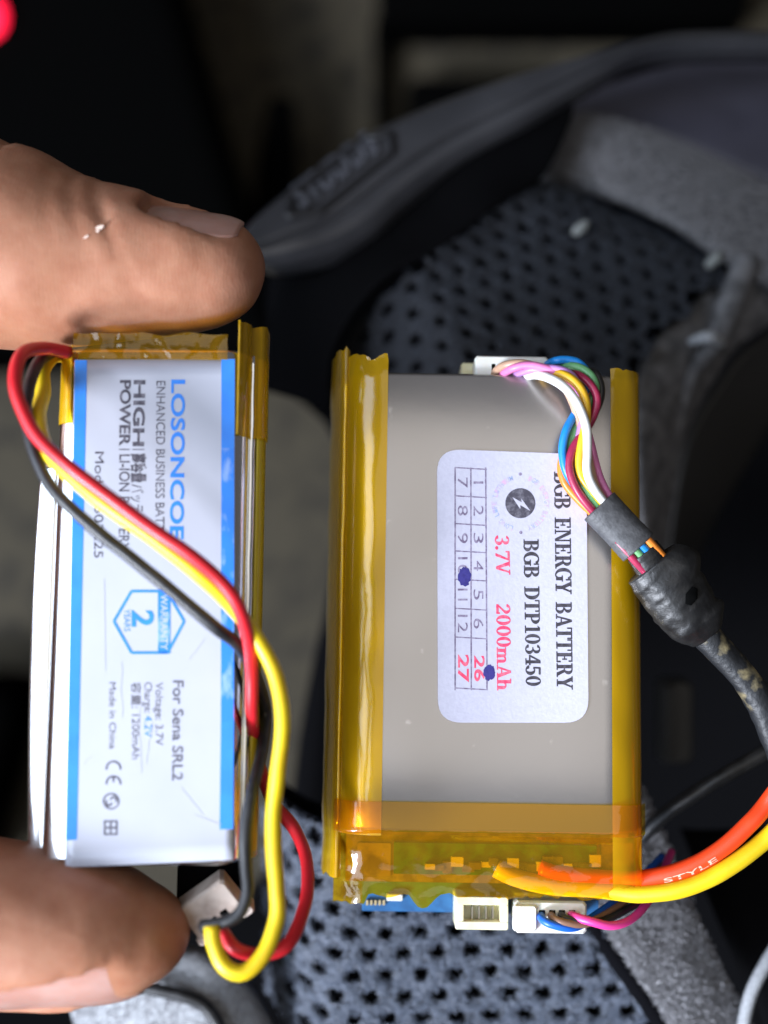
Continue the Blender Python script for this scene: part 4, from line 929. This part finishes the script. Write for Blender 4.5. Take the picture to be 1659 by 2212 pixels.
# ================================================================== THE HAND (one continuous skin)
def surface_nets(d, o, h):
    ins = d < 0; nx, ny, nz_ = d.shape
    acc = np.zeros((nx-1, ny-1, nz_-1, 3)); cnt = np.zeros((nx-1, ny-1, nz_-1))
    def sl(a, off, n): return slice(off, off+n)
    cshape = (nx-1, ny-1, nz_-1)
    def corner(c): return d[c[0]:c[0]+cshape[0], c[1]:c[1]+cshape[1], c[2]:c[2]+cshape[2]]
    cs = [(i, j, k) for i in (0, 1) for j in (0, 1) for k in (0, 1)]
    for a in cs:
        for ax in range(3):
            if a[ax] == 0:
                b = list(a); b[ax] = 1; da, db = corner(a), corner(b); m = (da < 0) != (db < 0)
                t = np.where(m, da/np.where(m, da-db, 1), 0)
                for q_ in range(3): acc[..., q_] += np.where(m, a[q_]+(t if q_ == ax else 0), 0)
                cnt += m
    act = cnt > 0; ids = -np.ones(cshape, int); ids[act] = np.arange(act.sum())
    base = np.stack(np.nonzero(act), 1); V = o+h*(base+acc[act]/cnt[act][:, None]); F = []
    for ax in range(3):
        b1, b2 = (ax+1) % 3, (ax+2) % 3
        s0 = [slice(1, n-1) for n in (nx, ny, nz_)]; s0[ax] = slice(0, (nx, ny, nz_)[ax]-1); s1 = list(s0); s1[ax] = slice(1, (nx, ny, nz_)[ax])
        A0, A1 = ins[tuple(s0)], ins[tuple(s1)]; ch = np.stack(np.nonzero(A0 != A1), 1); sgn = A0[A0 != A1]
        off = np.array([1, 1, 1]); off[ax] = 0; e = ch+off
        def cid(d1, d2):
            q_ = e.copy(); q_[:, b1] -= d1; q_[:, b2] -= d2; return ids[q_[:, 0], q_[:, 1], q_[:, 2]]
        quad = np.stack([cid(1, 1), cid(0, 1), cid(0, 0), cid(1, 0)], 1)
        quad[~sgn] = quad[~sgn][:, ::-1]; F.append(quad)
    F = np.vstack(F); F = F[(F >= 0).all(1)]
    return V, F
h_ = .55
o_ = np.array([-92., -62., -26.]); n_ = (np.array([-8., 48., 36.])-o_)/h_
gx, gy, gz = (o_[k]+h_*np.arange(int(n_[k])) for k in range(3))
X, Yg, Zg = np.meshgrid(gx, gy, gz, indexing='ij')
def smin(a, b, k):
    h = np.clip(.5+.5*(b-a)/k, 0, 1); return b+(a-b)*h-k*h*(1-h)
def smax(a, b, k): return -smin(-a, -b, k)
def cone(p, q, r0, r1, zs=1.0):
    "tapering limb, zs > 1 makes it wider in depth"
    p, q = np.array(p, float), np.array(q, float); d = q-p; sc = np.array([1, 1, 1/zs]); ds = d*sc; L2 = ds@ds
    px_, py_, pz_ = X-p[0], Yg-p[1], (Zg-p[2])/zs
    t = np.clip((px_*ds[0]+py_*ds[1]+pz_*ds[2])/L2, 0, 1)
    return np.sqrt((px_-ds[0]*t)**2+(py_-ds[1]*t)**2+(pz_-ds[2]*t)**2)-(r0+(r1-r0)*t)
def limb(pts_, rs, zs, k=2.5):
    d = None
    for (p, q), (a, b) in zip(zip(pts_, pts_[1:]), zip(rs, rs[1:])):
        e = cone(p, q, a, b, zs); d = e if d is None else smin(d, e, k)
    return d
zi = 2.6
I = [P(452, 584, zi), P(380, 580, zi), P(250, 571, zi), P(100, 559, zi), P(-20, 535, zi), P(-180, 470, zi), P(-420, 470, zi-2), P(-700, 760, zi-8)]
d = limb(I, [5.35, 5.95, 7.0, 8.35, 9.3, 9.2, 10.5, 13], 1.12)
zt = 11.0
TH_ = [P(318, 2016, zt), P(220, 2016, zt), P(100, 2015, zt), P(-40, 2000, zt), P(-260, 1960, zt), P(-520, 1800, zt-6), P(-760, 1500, zt-10)]
dt = limb(TH_, [3.85, 6.0, 6.95, 7.3, 7.8, 10, 14], 1.15)
palm = smin(cone((-78, -10, -4), (-84, 26, -8), 17, 16), cone((-78, -18, -3), (-88, -40, -6), 15, 14), 8)
for k, (yy, zz) in enumerate(((14, -14), (4, -17), (-6, -17))): palm = smin(palm, limb([(-84, yy+8, -10), (-62, yy+6, zz), (-56, yy, zz+8)], [7, 6.4, 5.6], 1.0), 1.5)
dist = smin(smin(d, dt, 3), palm, 6)
# knuckle swelling, creases
# skin folds
def bump_at(c, r, a): return a*np.exp(-((X-c[0])**2+(Yg-c[1])**2+(Zg-c[2])**2)/r**2)
dist = dist-bump_at(P(45, 372, 4), 4, .9)-bump_at(P(520, 560, 4), 3.2, .25)
def crease(p, nrm, wd, a, c, r):
    s = (X-p[0])*nrm[0]+(Yg-p[1])*nrm[1]+(Zg-p[2])*nrm[2]
    return a*np.exp(-(s/wd)**2)*np.exp(-((X-c[0])**2+(Yg-c[1])**2+(Zg-c[2])**2)/r**2)
for (u, v, a, am) in ((20, 350, .25, .8), (250, 470, .5, .45), (190, 440, .35, .35), (150, 450, .2, .25), (275, 520, .35, .25), (60, 420, .15, .25)): dist = dist+crease(P(u, v, 6), (math.cos(a), math.sin(a), .2), .5, am, P(u, v, 6), 5)
dist = dist+.07*np.sin(X*.9+.5*Yg)*np.sin(Yg*.7)*np.sin(Zg*.8)
# nail beds cut into the fingertips
def nail_cut(c, nrm, ax_, half):
    nrm = np.array(nrm, float); nrm /= np.linalg.norm(nrm); ax_ = np.array(ax_, float); ax_ -= nrm*(ax_@nrm); ax_ /= np.linalg.norm(ax_); sd = np.cross(nrm, ax_)
    rx, ry, rz = X-c[0], Yg-c[1], Zg-c[2]
    a = np.abs(rx*ax_[0]+ry*ax_[1]+rz*ax_[2])-half[0]; b = np.abs(rx*sd[0]+ry*sd[1]+rz*sd[2])-half[1]; e = -(rx*nrm[0]+ry*nrm[1]+rz*nrm[2])
    s2 = (rx*sd[0]+ry*sd[1]+rz*sd[2]); e = e-.035*s2**2+.4
    q_ = smax(smax(a, b, 1.5), e, .4); return q_, (np.array(c), nrm, ax_, sd)
ci, Fi = nail_cut(P(412, 581, zi)+4.75*np.array([.12, .85, .52]), (.12, .85, .52), (1, -.12, .03), (4.8, 3.3))
ct, Ft = nail_cut(P(112, 2017, zt)+5.2*np.array([.03, -.75, .66]), (.03, -.75, .66), (1, 0, .05), (8.8, 4.4))
dist = smax(dist, -ci, .7); dist = smax(dist, -ct, .7)
V, F = surface_nets(dist, o_, h_)
fhd = Frame(0, 1300, 0)
person = obj('person', V, F, M['skin'], frame=fhd)
props(person, 'person holding the silver battery between a brown thumb and fingertip', 'person')
def nail(Fm, half, lift, droop=.03, name='fingernail'):
    c, nrm, ax_, sd = Fm; G = []
    for s in np.linspace(-1, 1, 22):
        row = []
        for t in np.linspace(-1, 1, 18):
            a = s*half[0]; wdt = half[1]*math.sqrt(max(.02, 1-max(0, (s-.45)/.6)**2.2*.8))
            b = t*wdt; row.append(c+ax_*a+sd*b+nrm*(.40-.035*b*b+lift-(droop*(a-.35*half[0])**2 if a > .35*half[0] else 0)))
        G.append(row)
    G = np.array(G); V, F = slab(G, .35, -nrm); obj(name, V, F, M['nail'], person)
nail(Fi, (4.7, 3.2), .10); nail(Ft, (8.6, 4.2), .30, .028)
fk = []
Vn = V
for (u, v, r, a) in ((212, 494, .46, .5), (206, 501, .30, .6), (186, 512, .22, .5)):
    z = 6.0
    for _ in range(3):
        p = P(u, v, z); k = np.argmin((Vn[:, 0]-p[0])**2+(Vn[:, 1]-p[1])**2-np.clip(Vn[:, 2], -5, 30)*.02); z = Vn[k, 2]
    ring = [(p[0]+r*1.3*math.cos(t)*math.cos(a)-r*.5*math.sin(t)*math.sin(a), p[1]+r*1.3*math.cos(t)*math.sin(a)+r*.5*math.sin(t)*math.cos(a)) for t in np.linspace(0, 2*math.pi, 9, endpoint=False)]
    W_, F_ = plate(ring, z-.25, z+.06); fk.append((W_, F_))
V, F = join(fk); obj('dry_fleck', V, F, M['fleck'], person, smooth=False)
